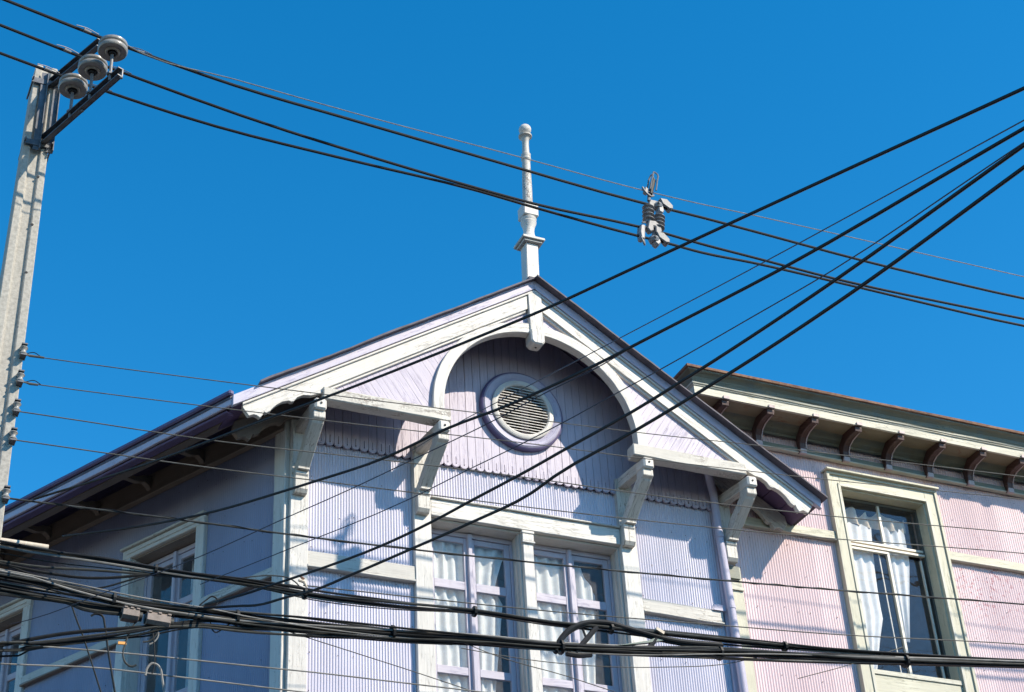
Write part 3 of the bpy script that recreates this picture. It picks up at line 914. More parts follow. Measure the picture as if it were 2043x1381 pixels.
# ---- drainpipe
pts = catmull([(2.20, -.40, .05), (2.30, -.27, .0), (2.385, -.16, -.10), (2.435, -.115, -.24), (2.438, -.11, -.45), (2.468, -.11, -1.5), (2.493, -.11, -2.5), (2.51, -.11, -5), (2.52, -.11, -ZO)], 4)
dp = MB().tube(pts, .048, 14).build('drainpipe', 'lilac', house, smooth=True)
mb = MB(); mb.lathe([(.050, -.018), (.053, -.018), (.053, .018), (.050, .018)], (2.474, -.11, -1.70), 'z', 16); mb.box(2.27, 2.43, -.075, -.068, -1.735, -1.665)
mb.prism([(2.27, -1.735), (2.24, -1.70), (2.27, -1.665)], 'y', -.073, -.067)
mb.build('pipe_clamp', 'lilac', dp)
mb = MB(); mb.lathe([(.050, -.02), (.055, -.015), (.055, .015), (.050, .02)], (2.447, -.11, -.80), 'z', 16); mb.build('pipe_collar', 'lilac', dp)

# ------------------------------------------------------------------ pink house
pink = empty('pink_house', (5.5, 0, -ZO), 'pale pink corrugated iron house with cream window and bracketed cornice', 'house')
PW = (4.36, 5.645, .25, -2.17)
py = .05
mb = MB()
mb.box(2.60, PW[0], py, .3, -ZO, 1.0); mb.box(PW[1], 12.5, py, .3, -ZO, 1.0)
mb.box(PW[0], PW[1], py, .3, PW[2], 1.0); mb.box(PW[0], PW[1], py, .3, -ZO, PW[3])
mb.box(2.60, 2.8, .3, 9.0, -ZO, 1.0); mb.box(2.8, 12.5, 8.8, 9.0, -ZO, 1.0); mb.box(12.3, 12.5, .3, 8.8, -ZO, 1.0)
pwall = mb.build('front_wall', 'pinkwood', pink)
PP, PA = .0365, .0048
for a, b in ((2.70, 4.19), (5.81, 10.5)):
    panel(pwall, 'pink_iron', a, b, -.42, .93, .03, PP, PA, maxw=1.7)
    panel(pwall, 'pink_iron', a, b, -5.2, -.51, .03, PP, PA, maxw=1.7)
    timberpart('band_board', 'cream', pink, (a, .002, -.455), (b, .002, -.455), .05, .105)
    timberpart('band_moulding', 'cream_light', pink, (a, -.006, -.52), (b, -.006, -.52), .07, .025)
panel(pwall, 'pink_iron', 4.17, 5.84, .40, .93, .03, PP, PA, maxw=2)
panel(pwall, 'pink_iron', 4.17, 5.84, -5.2, -2.3, .03, PP, PA, maxw=2)
timberpart('end_pilaster', 'cream', pink, (2.618, -.005, -ZO), (2.618, -.005, -1.12), .205, .06, (0, 1, 0))
boxpart('pilaster_block', 'olive', pink, 2.525, 2.69, -.06, -.036, -1.29, -1.125)
mb = MB(); mb.prism([(2.515, -1.30), (2.55, -1.30), (2.58, -1.345), (2.66, -1.385), (2.72, -1.39), (2.72, -1.43), (2.515, -1.43)], 'y', -.058, -.03)
mb.build('pilaster_scroll', 'cream_light', pink, .003)

# string course with small blocks
timberpart('string_course', 'olive', pink, (2.70, -.015, .672), (10.5, -.015, .672), .06, .065, jit=.002)
timberpart('string_moulding', 'cream_light', pink, (2.70, -.022, .628), (10.5, -.022, .628), .075, .02, jit=.002)
# mitred cornice profile swept round the corner; d = overhang, z
cx0 = 2.60
def sweep(name, prof_, mat, x1=10.5, y1=6.0, bevel=0):
    vs = []; n = len(prof_)
    segs = 26
    for d, z in prof_: vs.append((cx0 - d, y1, z))
    for d, z in prof_: vs.append((cx0 - d, -d, z))
    for k in range(1, segs + 1):
        for d, z in prof_: vs.append((cx0 + (x1 - cx0) * k / segs, -d + rnd.uniform(-.003, .003), z + rnd.uniform(-.003, .003)))
    fs = []; uvs = []
    for r in range(segs + 1):
        for k in range(n):
            k2 = (k + 1) % n
            fs.append((r * n + k, r * n + k2, (r + 1) * n + k2, (r + 1) * n + k))
            uvs.append([(r * .3, k * .07), (r * .3, k * .07 + .07), (r * .3 + .3, k * .07 + .07), (r * .3 + .3, k * .07)])
    fs.append(tuple(range(n))); uvs.append([(0, 0)] * n)
    fs.append(tuple(range((segs + 1) * n, (segs + 2) * n))); uvs.append([(0, 0)] * n)
    mb = MB(); mb.add(vs, fs, uvs)
    return mb.build(name, mat, pink)
sweep('cornice_cove', [(0.0, .835), (.035, .835), (.045, .86), (.10, .885), (.145, .935), (.165, .945), (.165, .96), (0, .96)], 'olive')
sweep('cornice_soffit', [(.0, .962), (.0, .945), (.44, .945), (.44, .962)], 'tan')
sweep('cornice_fascia', [(.42, .925), (.455, .925), (.462, 1.02), (.475, 1.03), (.475, 1.045), (.42, 1.045)], 'cream_light')
sweep('cornice_fillet', [(.42, 1.047), (.487, 1.047), (.492, 1.066), (.42, 1.066)], 'cream_light')
sweep('cornice_crown', [(.40, 1.068), (.494, 1.068), (.502, 1.085), (.515, 1.12), (.545, 1.148), (.585, 1.165), (.592, 1.178), (.40, 1.178)], 'olive')
sweep('roof_gutter', [(.38, 1.180), (.596, 1.180), (.612, 1.186), (.615, 1.216), (.606, 1.222), (.38, 1.222)], 'rust')
boxpart('roof', 'rust', pink, 2.3, 12.5, -.38, 9.2, 1.18, 1.215, bevel=0)
# consoles
for k in range(-1, 12):
    xb = 3.215 + .6385 * k
    mb = MB()
    mb.prism([(-.03, .615), (-.07, .612), (-.105, .66), (-.115, .73), (-.155, .795), (-.23, .835), (-.34, .852), (-.425, .848), (-.438, .90), (-.428, .944), (-.17, .944), (-.05, .84), (-.03, .80)],
             'x', xb - .050, xb + .050, .5)
    cb = mb.build('cornice_bracket', 'redbrown', pink, 0.004)
    MB().box(xb - .045, xb + .045, -.105, -.055, .595, .685).build('bracket_block', 'pinkwood', cb, 0.005)
    MB().box(xb - .042, xb + .042, -.475, -.462, .915, .958).build('bracket_cap', 'pinkwood', cb, 0.003)
    mb = MB(); mb.prism([(-.10, .66), (-.122, .70), (-.128, .735), (-.165, .790), (-.24, .828), (-.36, .846), (-.42, .85), (-.40, .86), (-.22, .85), (-.10, .75)], 'x', xb + .030, xb + .040)
    mb.build('bracket_rib', 'pinkwood', cb)

# ---- pink house window
a, b, zt, zb = PW
mb = MB()
mb.box(a - .185, a, -.035, .045, zb - 1.4, zt + .185, 'z'); mb.box(b, b + .185, -.035, .045, zb - 1.4, zt + .185, 'z')
mb.box(a, b, -.005, .045, zb - 1.4, zb - .06)
mb.box(a, b, -.035, .045, zt, zt + .185)
cs = mb.build('window_casing', 'cream', pink, 0.004)
for o0, o1, yy, mt_ in ((.0, .040, -.048, 'cream_light'), (.150, .187, -.056, 'cream')):
    mb = MB()
    mb.prism([(a - o1, zb - 1.4), (a - o0, zb - 1.4), (a - o0, zt + o0), (a - o1, zt + o1)], 'y', yy, -.03, pi / 2)
    mb.prism([(b + o1, zb - 1.4), (b + o0, zb - 1.4), (b + o0, zt + o0), (b + o1, zt + o1)], 'y', yy, -.03, pi / 2)
    mb.prism([(a - o0, zt + o0), (b + o0, zt + o0), (b + o1, zt + o1), (a - o1, zt + o1)], 'y', yy, -.03)
    mb.build('casing_moulding', mt_, cs, 0.002)
MB().box(a - .205, b + .205, -.10, .03, zt + .187, zt + .215).build('casing_cap', 'cream', cs, 0.003)
mb = MB()
mb.box(a, a + .02, .0, .22, zb, zt, 'z'); mb.box(b - .02, b, .0, .22, zb, zt, 'z'); mb.box(a + .02, b - .02, .0, .22, zt - .02, zt)
mb.build('window_reveal', 'cream', pink)
boxpart('window_sill', 'cream_light', pink, a, b, -.02, .22, zb - .06, zb)
yw = .165
mb = MB()
mb.box(a + .02, b - .02, yw - .01, yw + .05, zt - .06, zt - .02); mb.box(a + .02, a + .055, yw - .01, yw + .05, zb, zt - .06, 'z'); mb.box(b - .045, b - .02, yw - .01, yw + .05, zb, zt - .06, 'z')
pw = mb.build('sash_window', plain('dark_window_frame', (0.10, 0.10, 0.09), rough=.5), pink)
mb = MB()
mb.box(a + .055, b - .045, yw - .015, yw + .03, -.395, -.362); mb.box(a + .055, b - .045, yw - .03, yw + .02, -.455, -.425)
mb.box(a + .055, 5.04, yw - .025, yw + .02, -.50, -.470)
mb.build('transom', 'frame_alu', pw, .002)
MB().box(5.02, 5.055, yw, yw + .03, -.362, zt - .06, 'z').build('glazing_bar', 'frame_alu', pw, .002)
mb = MB(); mb.box(5.025, 5.062, yw - .02, yw + .02, zb, -.470, 'z'); mb.build('sash_stile', 'frame_alu', pw, .002)
mb = MB(); mb.box(5.535, 5.56, yw + .0, yw + .03, zb, -.50, 'z'); mb.build('sash_stile', 'frame_alu', pw, .002)
mb = MB(); mb.box(4.93, 4.942, yw + .025, yw + .035, zb, -.47, 'z'); mb.build('sash_stile', 'frame_alu', pw)
for x0, x1, z0, z1, y_ in ((a + .055, 5.02, -.362, zt - .06, yw + .012), (5.055, b - .045, -.362, zt - .06, yw + .012), (a + .055, 5.025, zb, -.50, yw + .004), (5.062, 5.535, zb, -.50, yw + .016)):
    MB().box(x0, x1, y_, y_ + .004, z0, z1).build('glass_pane', 'glass2', pw)
mb = MB(); mb.box(3.4, 6.6, 2.6, 2.65, -3.2, .8); mb.box(3.4, 6.6, .3, 2.6, .6, .64); mb.box(3.4, 6.6, .3, 2.6, -3.2, -3.16); mb.box(3.4, 3.44, .3, 2.6, -3.2, .64); mb.box(6.56, 6.6, .3, 2.6, -3.2, .64)
mb.build('interior_wall', 'room', pink)

# ------------------------------------------------------------------ curtains
def curtain(name, label, cat, x0, x1, z1, z0, y, waves, amp, mat, fr=front, group=None, bottom=None, top=None, mesh_thick=.003):
    """x0, x1: functions of z or numbers; hanging cloth with folds and a little thickness"""
    f0 = x0 if callable(x0) else (lambda z: x0)
    f1 = x1 if callable(x1) else (lambda z: x1)
    nx, nz = int(waves * 8), 14
    mb = MB(fr)
    vs = []
    ph = rnd.random() * 6
    for lay in (0, 1):
        for j in range(nz + 1):
            for i in range(nx + 1):
                u = i / nx
                zt_ = z1 + (top(u) if top else 0); zb_ = z0 + (bottom(u) if bottom else 0)
                z = zt_ + (zb_ - zt_) * j / nz
                x = f0(z) + (f1(z) - f0(z)) * u
                yy = y + amp * sin(2 * pi * waves * u + ph + .5 * sin(3 * u + j * .2)) + amp * .5 * sin(2 * pi * waves * .37 * u + 1) + lay * mesh_thick
                vs.append((x, yy, z))
    n = (nx + 1) * (nz + 1)
    fs = []; uvs = []
    for lay in (0, 1):
        for j in range(nz):
            for i in range(nx):
                a = lay * n + j * (nx + 1) + i
                fs.append((a, a + 1, a + nx + 2, a + nx + 1)); uvs.append([(0, 0), (1, 0), (1, 1), (0, 1)])
    mb.add(vs, fs, uvs)
    o = mb.build(name, mat, None, smooth=True)
    return tag(o, label, cat, group)

G = 'net curtains in the lilac house'
curtain('curtain', 'grey net curtain straight across the left leaf of the left front window', 'curtain', -1.12, -.63, -1.16, -3.55, .262, 4.3, .020, 'cloth', group=G)
curtain('curtain', 'tied back net curtain in the right leaf of the left front window', 'curtain',
        lambda z: -.585 if z > -1.75 else -.585 + .0 * z, lambda z: (-.12 - .30 * max(0, -1.2 - z) ** .7) if z > -1.75 else (-.20 - .13 * (-1.75 - z)), -1.20, -3.55, .265, 2.6, .022, 'cloth', group=G)
curtain('curtain', 'gathered net curtain in the left leaf of the right front window', 'curtain', .09, .59, -1.18, -3.55, .262, 3.7, .022, 'cloth', group=G)
curtain('curtain', 'half drawn net curtain in the right leaf of the right front window', 'curtain',
        lambda z: .63, lambda z: .95 - .10 * max(0, -1.8 - z), -1.25, -3.55, .265, 2.7, .022, 'cloth', group=G, top=lambda u: .08 * sin(u * 5) - .25 * u)
curtain('curtain', 'dim net curtain behind the shaded side window near the corner', 'curtain', 1.45, 1.85, -1.1, -3.5, .36, 5, .02, 'cloth', fr=side)

curtain('valance', 'beige ruffled valance across the top of the pink house window', 'valance', 4.43, 5.50, .10, -.095, .245, 6, .032, 'cloth2',
        bottom=lambda u: .02 * sin(u * 40), top=lambda u: .035 * sin(u * 31 + 1) + .03 * sin(u * 13))
curtain('curtain', 'long white curtain bunched at the left of the pink house window', 'curtain', lambda z: 4.44,
        lambda z: 4.93 + .07 * sin((z + .2) * 1.6) - (.40 * max(0, -1.35 - z)), -.06, -2.05, .235, 3.4, .016, 'cloth', top=lambda u: -.05 * abs(sin(u * 9)))
curtain('curtain', 'narrow white curtain hanging in the middle of the pink house window', 'curtain', lambda z: 5.12 - .0 * z,
        lambda z: 5.42 + .0 * z - (.21 * max(0, -.50 - z)), -.08, -1.62, .235, 2.4, .016, 'cloth', top=lambda u: .04 * sin(u * 17))

# ------------------------------------------------------------------ utility pole
pole = empty('utility_pole', (-6.0, -2.1, -ZO), 'grey concrete utility pole at the left with steel arms and three insulators', 'utility pole')
mb = MB()
PX, PY = -6.0, -2.09
secs = [(-ZO, .25, .20), (-6.0, .185, .155), (-1.0, .135, .125), (1.96, .108, .11), (2.03, .10, .10)]
vs = []; fs = []; uvs = []
for z, hx, hy in secs:
    for sx, sy in ((-1, -1), (-.42, -1), (-.36, -.72), (.36, -.72), (.42, -1), (1, -1), (1, 1), (.42, 1), (.36, .72), (-.36, .72), (-.42, 1), (-1, 1)):
        dxx = (PX + .108 - hx)
        k = 1.0 if z > -1.2 else 1.0
        vs.append((dxx + sx * hx, PY + sy * hy, z))
for r in range(len(secs) - 1):
    for k in range(12):
        k2 = (k + 1) % 12
        fs.append((r * 12 + k, r * 12 + k2, (r + 1) * 12 + k2, (r + 1) * 12 + k)); uvs.append([(0, 0), (1, 0), (1, 1), (0, 1)])
fs.append(tuple(range(12))); uvs.append([(0, 0)] * 12)
fs.append(tuple(range(48, 60))); uvs.append([(0, 0)] * 12)
mb.add(vs, fs, uvs)
mb.build('concrete_post', 'concrete', pole, 0.008)
for zz in (.62, .05, -.5, -1.1, -1.7, -2.3):
    MB().lathe([(0, 0), (.014, 0), (.014, -.002), (0, -.002)], (-5.955, PY - .122, zz), 'y', 10).build('bolt_hole', 'black_steel', pole)

def channel(name, a, b, w, h, t, parent, mat='steel'):
    """U channel, web down the middle and two flanges"""
    A, B = Vector(a), Vector(b); d = (B - A).normalized(); sd = d.cross(Vector((0, 0, 1))).normalized() if abs(d.z) < .9 else Vector((1, 0, 0))
    up = sd.cross(d).normalized()
    mb = MB()
    mb.timber(A, B, t, h, up, seg=9, jit=0)
    mb.timber(A + sd * (w / 2) + up * (h / 2 - t / 2), B + sd * (w / 2) + up * (h / 2 - t / 2), w, t, up, seg=9, jit=0)
    mb.timber(A + sd * (w / 2) - up * (h / 2 - t / 2), B + sd * (w / 2) - up * (h / 2 - t / 2), w, t, up, seg=9, jit=0)
    return mb.build(name, mat, parent, .001)
lowA, lowB = (-5.945, -2.20, 1.05), (-5.47, -3.42, 1.05)
upA, upB = (-5.945, -2.15, 1.80), (-5.61, -2.93, 1.80)
arm = channel('lower_arm', lowA, lowB, .05, .10, .012, pole)
channel('upper_arm', upA, upB, .05, .10, .012, pole)
for dx in (-.075, .065):
    mb = MB(); mb.timber((-5.945 + dx * .9, PY - .135, .92), (-5.945 + dx * .9, PY - .135, 1.90), .055, .014, (0, 1, 0), seg=9, jit=0)
    mb.timber((-5.945 + dx * .9 + .03, PY - .16, .92), (-5.945 + dx * .9 + .03, PY - .16, 1.90), .008, .055, (0, 1, 0), seg=9, jit=0)
    mb.build('pole_channel', 'steel', pole)
mb = MB()
for zz in (1.0, 1.78):
    mb.box(-6.13, -5.86, PY - .15, PY - .138, zz - .03, zz + .03)
    mb.tube([(-5.868, PY - .2, zz), (-5.868, PY + .16, zz)], .009, 6); mb.tube([(-6.12, PY - .2, zz), (-6.12, PY + .16, zz)], .009, 6)
    mb.build('pole_clamp', 'steel', pole); mb = MB()
armd = (Vector(lowB) - Vector(lowA)).normalized()
ins_prof = [(.040, .02), (.046, -.022), (.058, -.028), (.070, -.020), (.074, -.008), (.100, -.014), (.128, -.016), (.138, -.004), (.139, .022), (.130, .034), (.118, .038), (.118, .046), (.130, .052),
            (.136, .062), (.134, .084), (.120, .096), (.078, .102), (.054, .106), (.050, .118), (.060, .128), (.062, .146), (.045, .160), (.0, .165)]
INS = {}
for nm, q in (('A', (-5.56, -3.30)), ('B', (-5.675, -2.98)), ('C', (-5.79, -2.66))):
    iz = 1.395
    io = MB().lathe(ins_prof, (q[0], q[1], iz), 'z', 30).build('insulator', 'porcelain', pole, smooth=True)
    MB().lathe([(0, -.045), (.034, -.045), (.038, .02), (0, .02)], (q[0], q[1], iz), 'z', 16).build('insulator_cup', 'black_steel', io, smooth=True)
    mb = MB(); mb.tube([(q[0], q[1], 1.03), (q[0], q[1], iz - .04)], .015, 8); mb.lathe([(.0, 0), (.036, 0), (.036, .02), (0, .02)], (q[0], q[1], 1.098), 'z', 6)
    mb.build('insulator_pin', 'steel_light', io, smooth=False)
    INS[nm] = Vector((q[0], q[1], iz + .11))
mb = MB()
for q in (lowB, upB, (-5.7, -2.85, 1.05)):
    mb.lathe([(0, 0), (.016, 0), (.016, .014), (0, .014)], (q[0] - .01, q[1], q[2] - .07), 'z', 6)
mb.build('arm_bolt', 'steel_light', pole)

# ------------------------------------------------------------------ wires (world path points relative to the gable arch centre)
W = {
'A': [[-5.371,-3.338,1.413],[-4.388,-3.272,1.37],[-3.183,-3.196,1.367],[-1.81,-3.114,1.367],[0.207,-3.003,1.376],[0.88,-3.0,1.376],[1.504,-3.0,1.358],[2.962,-3.0,1.313],[4.754,-3.0,1.315]],
'B': [[-5.416,-3.0,1.376],[-3.759,-3.0,1.202],[-3.115,-3.0,1.143],[-1.776,-3.0,1.046],[-1.148,-3.0,1.017],[0.094,-3.0,1.04],[0.303,-3.0,1.035],[0.832,-3.0,1.005],[1.448,-3.0,0.988],[2.497,-3.0,0.957],[4.674,-3.0,1.002]],
'C': [[-5.553,-2.667,1.368],[-4.415,-2.737,1.283],[-3.05,-2.819,1.182],[-1.729,-2.894,1.107],[-1.087,-2.93,1.03],[0.045,-2.991,0.921],[0.39,-3.0,0.907],[0.816,-3.0,0.888],[1.437,-3.0,0.911],[2.489,-3.0,0.914],[4.649,-3.0,0.903]],
'M': [[-5.286,-3.335,1.425],[-4.392,-3.275,1.444],[-3.184,-3.198,1.461],[-1.226,-3.083,1.522],[-0.085,-3.02,1.542],[0.78,-3.0,1.562],[1.539,-3.0,1.587],[2.853,-3.0,1.616],[4.84,-3.0,1.653]],
'L1': [[-5.811,-2.2,-1.374],[-4.109,-2.2,-1.281],[-2.431,-2.2,-1.171],[-0.717,-2.2,-1.051],[0.27,-2.2,-0.987],[1.663,-2.2,-0.873],[4.845,-2.2,-0.641]],
'L2': [[-5.783,-2.2,-1.657],[-4.097,-2.2,-1.567],[-2.491,-2.2,-1.464],[-0.848,-2.2,-1.347],[0.163,-2.2,-1.297],[2.402,-2.2,-1.148],[4.766,-2.2,-0.952]],
'L3': [[-5.754,-2.2,-1.956],[-4.083,-2.2,-1.921],[-2.371,-2.2,-1.815],[-0.876,-2.2,-1.744],[-0.038,-2.2,-1.72],[2.385,-2.2,-1.591],[4.65,-2.2,-1.406]],
'L4': [[-5.726,-2.2,-2.243],[-4.072,-2.2,-2.205],[-3.252,-2.2,-2.167],[-1.943,-2.2,-2.112],[-1.005,-2.2,-2.076],[2.336,-2.2,-1.864],[4.584,-2.2,-1.663]],
'L5': [[-5.659,-2.2,-2.808],[-4.539,-2.2,-2.774],[-3.221,-2.2,-2.752],[-0.834,-2.2,-2.656],[1.041,-2.2,-2.546],[2.228,-2.2,-2.466],[4.415,-2.2,-2.3]],
'L6': [[-3.285,-2.2,-3.236],[-0.871,-2.2,-3.149],[0.972,-2.2,-3.041],[2.137,-2.2,-2.971],[4.291,-2.2,-2.786]],
'N1': [[-5.565,-2.2,-4.103],[-5.003,-2.2,-4.078],[-3.738,-2.2,-4.052],[-3.208,-2.2,-4.041],[-2.385,-2.2,-4.038]],
'N2': [[-5.549,-2.2,-4.269],[-4.992,-2.2,-4.226],[-4.623,-2.2,-4.224],[-3.819,-2.2,-4.228]],
'N3': [[-3.415,-2.2,-3.693],[-2.845,-2.2,-3.805],[-2.194,-2.2,-3.935],[-1.911,-2.2,-3.995]],
'N4': [[-1.894,-2.2,-3.548],[-1.41,-2.2,-3.68],[-0.765,-2.2,-3.78],[-0.413,-2.2,-3.85]],
'N5': [[-1.752,-2.2,-3.641],[-1.409,-2.2,-3.66],[-0.908,-2.2,-3.665],[-0.236,-2.2,-3.626],[0.356,-2.2,-3.552],[0.914,-2.2,-3.457],[1.384,-2.2,-3.315]],
'N6': [[1.814,-2.2,-3.481],[2.439,-2.2,-3.261],[2.83,-2.2,-3.103]],
'D1': [[-5.661,-2.2,-2.784],[-5.017,-3.481,-3.03],[-4.348,-4.907,-3.255],[-4.195,-5.242,-3.313],[-3.528,-6.829,-3.584],[-3.352,-7.293,-3.667],[-3.106,-8.015,-3.786],[-2.819,-8.972,-3.971],[-2.451,-10.612,-4.382]],
'D2': [[-2.236,-2.2,-1.675],[-2.2,-2.922,-1.857],[-2.163,-3.633,-2.06],[-2.116,-4.605,-2.35],[-2.081,-5.434,-2.603],[-2.06,-6.06,-2.796],[-2.032,-7.753,-3.339],[-2.122,-10.237,-4.205]],
'D3': [[-5.395,-2.2,-3.092],[-4.931,-3.074,-3.361],[-4.536,-3.863,-3.564],[-4.222,-4.539,-3.697],[-4.087,-4.839,-3.753],[-3.776,-5.558,-3.88],[-3.555,-6.14,-3.935],[-3.335,-6.711,-4.03],[-3.076,-7.473,-4.127],[-2.916,-8.008,-4.188],[-2.672,-8.932,-4.312],[-2.396,-10.484,-4.545]],
'D3b': [[-5.74,-2.2,-3.943],[-5.611,-2.391,-3.966],[-5.174,-3.093,-3.988],[-4.66,-3.945,-4.013],[-4.257,-4.669,-4.005],[-3.915,-5.308,-4.009],[-3.674,-5.785,-4.009],[-3.326,-6.519,-4.018],[-3.151,-6.927,-4.016],[-3.0,-7.279,-4.033],[-2.896,-7.553,-4.032]],
'D4': [[-4.202,-2.2,-3.361],[-4.003,-2.731,-3.432],[-3.815,-3.24,-3.501],[-3.274,-4.776,-3.709],[-3.058,-5.462,-3.774],[-2.913,-5.94,-3.829],[-2.772,-6.436,-3.88],[-2.637,-6.952,-3.929],[-2.54,-7.348,-3.973],[-2.361,-8.172,-4.064],[-2.236,-8.857,-4.153],[-2.088,-10.165,-4.31]],
'D5': [[-4.15,-2.2,-3.542],[-3.985,-2.695,-3.66],[-3.81,-3.243,-3.769],[-3.649,-3.758,-3.871],[-3.422,-4.516,-4.005],[-3.253,-5.133,-4.082],[-3.135,-5.598,-4.126],[-2.979,-6.238,-4.193],[-2.906,-6.559,-4.223],[-2.753,-7.271,-4.3],[-2.674,-7.693,-4.339],[-2.556,-8.416,-4.405],[-2.463,-9.143,-4.476],[-2.37,-10.432,-4.626]],
'D6': [[-4.234,-2.2,-3.595],[-4.009,-2.792,-3.803],[-3.936,-2.98,-3.873],[-3.796,-3.394,-3.967],[-3.693,-3.698,-4.039],[-3.54,-4.197,-4.11],[-3.328,-4.916,-4.206],[-3.139,-5.587,-4.297],[-2.977,-6.208,-4.367],[-2.922,-6.468,-4.365],[-2.742,-7.277,-4.437],[-2.586,-8.103,-4.508],[-2.543,-8.361,-4.53],[-2.412,-9.369,-4.617],[-2.344,-10.367,-4.713]],
'B1': [[-5.649,-2.2,-3.249],[-5.066,-2.2,-3.266],[-4.467,-2.2,-3.287],[-3.761,-2.2,-3.292],[-3.215,-2.2,-3.318],[-2.466,-2.2,-3.298],[-1.667,-2.2,-3.26],[-0.879,-2.2,-3.267],[-0.357,-2.2,-3.247],[0.395,-2.2,-3.224],[1.519,-2.2,-3.181],[2.105,-2.2,-3.148],[4.241,-2.2,-2.985]],
'B2': [[-5.616,-2.2,-3.578],[-5.289,-2.2,-3.594],[-4.83,-2.2,-3.624],[-4.189,-2.2,-3.631],[-3.839,-2.2,-3.629],[-3.212,-2.2,-3.609],[-2.47,-2.2,-3.581],[-1.679,-2.2,-3.534],[-0.897,-2.2,-3.505],[-0.165,-2.2,-3.446],[0.707,-2.2,-3.359],[1.501,-2.2,-3.294],[2.448,-2.2,-3.212],[4.227,-2.2,-3.037]],
'B3a': [[-5.715,-2.2,-3.402],[-5.634,-2.2,-3.403],[-5.101,-2.2,-3.364],[-4.637,-2.2,-3.332],[-4.116,-2.2,-3.301]],
'B3b': [[-5.712,-2.2,-3.434],[-5.63,-2.2,-3.44],[-5.425,-2.2,-3.45],[-5.177,-2.2,-3.445],[-4.971,-2.2,-3.414],[-4.636,-2.2,-3.336],[-4.292,-2.2,-3.308]],
'B3c': [[-5.709,-2.2,-3.456],[-5.618,-2.2,-3.479],[-5.417,-2.2,-3.54],[-5.209,-2.2,-3.56],[-5.006,-2.2,-3.503],[-4.843,-2.2,-3.428],[-4.678,-2.2,-3.352],[-4.466,-2.2,-3.306]],
'B4a': [[-5.729,-2.2,-3.658],[-5.609,-2.2,-3.658],[-5.406,-2.2,-3.661],[-5.261,-2.2,-3.676],[-5.178,-2.2,-3.696],[-5.033,-2.2,-3.698],[-4.867,-2.2,-3.693]],
'B4b': [[-5.726,-2.2,-3.684],[-5.606,-2.2,-3.685],[-5.404,-2.2,-3.683],[-5.28,-2.2,-3.692],[-5.196,-2.2,-3.721],[-5.03,-2.2,-3.734],[-4.864,-2.2,-3.729]],
'B5a': [[-5.647,-2.2,-4.079],[-5.57,-2.2,-4.051],[-5.298,-2.2,-3.963],[-4.814,-2.2,-3.853],[-4.482,-2.2,-3.781],[-4.271,-2.2,-3.72],[-4.1,-2.2,-3.683],[-3.661,-2.2,-3.67]],
'B5b': [[-5.641,-2.2,-4.13],[-5.564,-2.2,-4.112],[-5.212,-2.2,-4.022],[-4.728,-2.2,-3.891],[-4.48,-2.2,-3.808],[-4.226,-2.2,-3.756],[-3.836,-2.2,-3.731],[-3.392,-2.2,-3.69],[-2.845,-2.2,-3.654],[-2.377,-2.2,-3.64]],
'B5c': [[-4.356,-2.2,-3.741],[-4.1,-2.2,-3.692],[-3.838,-2.2,-3.68],[-3.482,-2.2,-3.692],[-3.12,-2.2,-3.677]],
'dropA': [[-5.267,-2.2,-3.709],[-5.22,-2.2,-3.823],[-5.156,-2.2,-3.961],[-5.089,-2.2,-4.129],[-5.018,-2.2,-4.311]],
'dropB': [[-5.101,-2.2,-3.78],[-5.07,-2.2,-3.758],[-5.015,-2.2,-3.764],[-4.984,-2.2,-3.849],[-4.944,-2.2,-4.053],[-4.89,-2.2,-4.287]],
'hook': [[-5.109,-2.2,-3.785],[-5.086,-2.2,-3.764],[-5.045,-2.2,-3.75],[-5.003,-2.2,-3.766]],
'loopA': [[-4.735,-2.2,-3.788],[-4.778,-2.2,-3.884],[-4.804,-2.2,-3.991],[-4.818,-2.2,-4.081],[-4.793,-2.2,-4.153],[-4.741,-2.2,-4.182],[-4.701,-2.2,-4.163]],
'loopB': [[-4.622,-2.2,-4.246],[-4.609,-2.2,-4.178],[-4.574,-2.2,-4.134],[-4.528,-2.2,-4.142],[-4.496,-2.2,-4.186],[-4.485,-2.2,-4.238]],
'loopC': [[-4.599,-2.2,-3.797],[-4.575,-2.2,-3.916],[-4.559,-2.2,-4.048],[-4.556,-2.2,-4.159],[-4.569,-2.2,-4.226]],
'loopD': [[-4.541,-2.2,-3.78],[-4.545,-2.2,-3.853],[-4.576,-2.2,-3.911],[-4.62,-2.2,-3.944],[-4.661,-2.2,-3.954]],
'loopE': [[-4.557,-2.2,-3.791],[-4.535,-2.2,-3.879],[-4.573,-2.2,-3.947],[-4.606,-2.2,-3.969]],
'loopF': [[-4.422,-2.2,-3.7],[-4.405,-2.2,-3.633],[-4.364,-2.2,-3.59],[-4.304,-2.2,-3.582],[-4.26,-2.2,-3.604],[-4.226,-2.2,-3.585]],
'loopG': [[-4.201,-2.2,-3.558],[-4.143,-2.2,-3.498],[-4.092,-2.2,-3.458],[-4.047,-2.2,-3.485],[-4.05,-2.2,-3.527],[-4.088,-2.2,-3.565],[-4.139,-2.2,-3.582]],
'loopH': [[-4.1,-2.2,-3.692],[-4.083,-2.2,-3.764],[-4.052,-2.2,-3.787],[-4.01,-2.2,-3.763],[-3.968,-2.2,-3.721],[-3.917,-2.2,-3.681]],
'loopI': [[-3.852,-2.2,-3.252],[-3.674,-2.2,-3.202],[-3.538,-2.2,-3.181],[-3.424,-2.2,-3.184],[-3.345,-2.2,-3.225],[-3.317,-2.2,-3.255]],
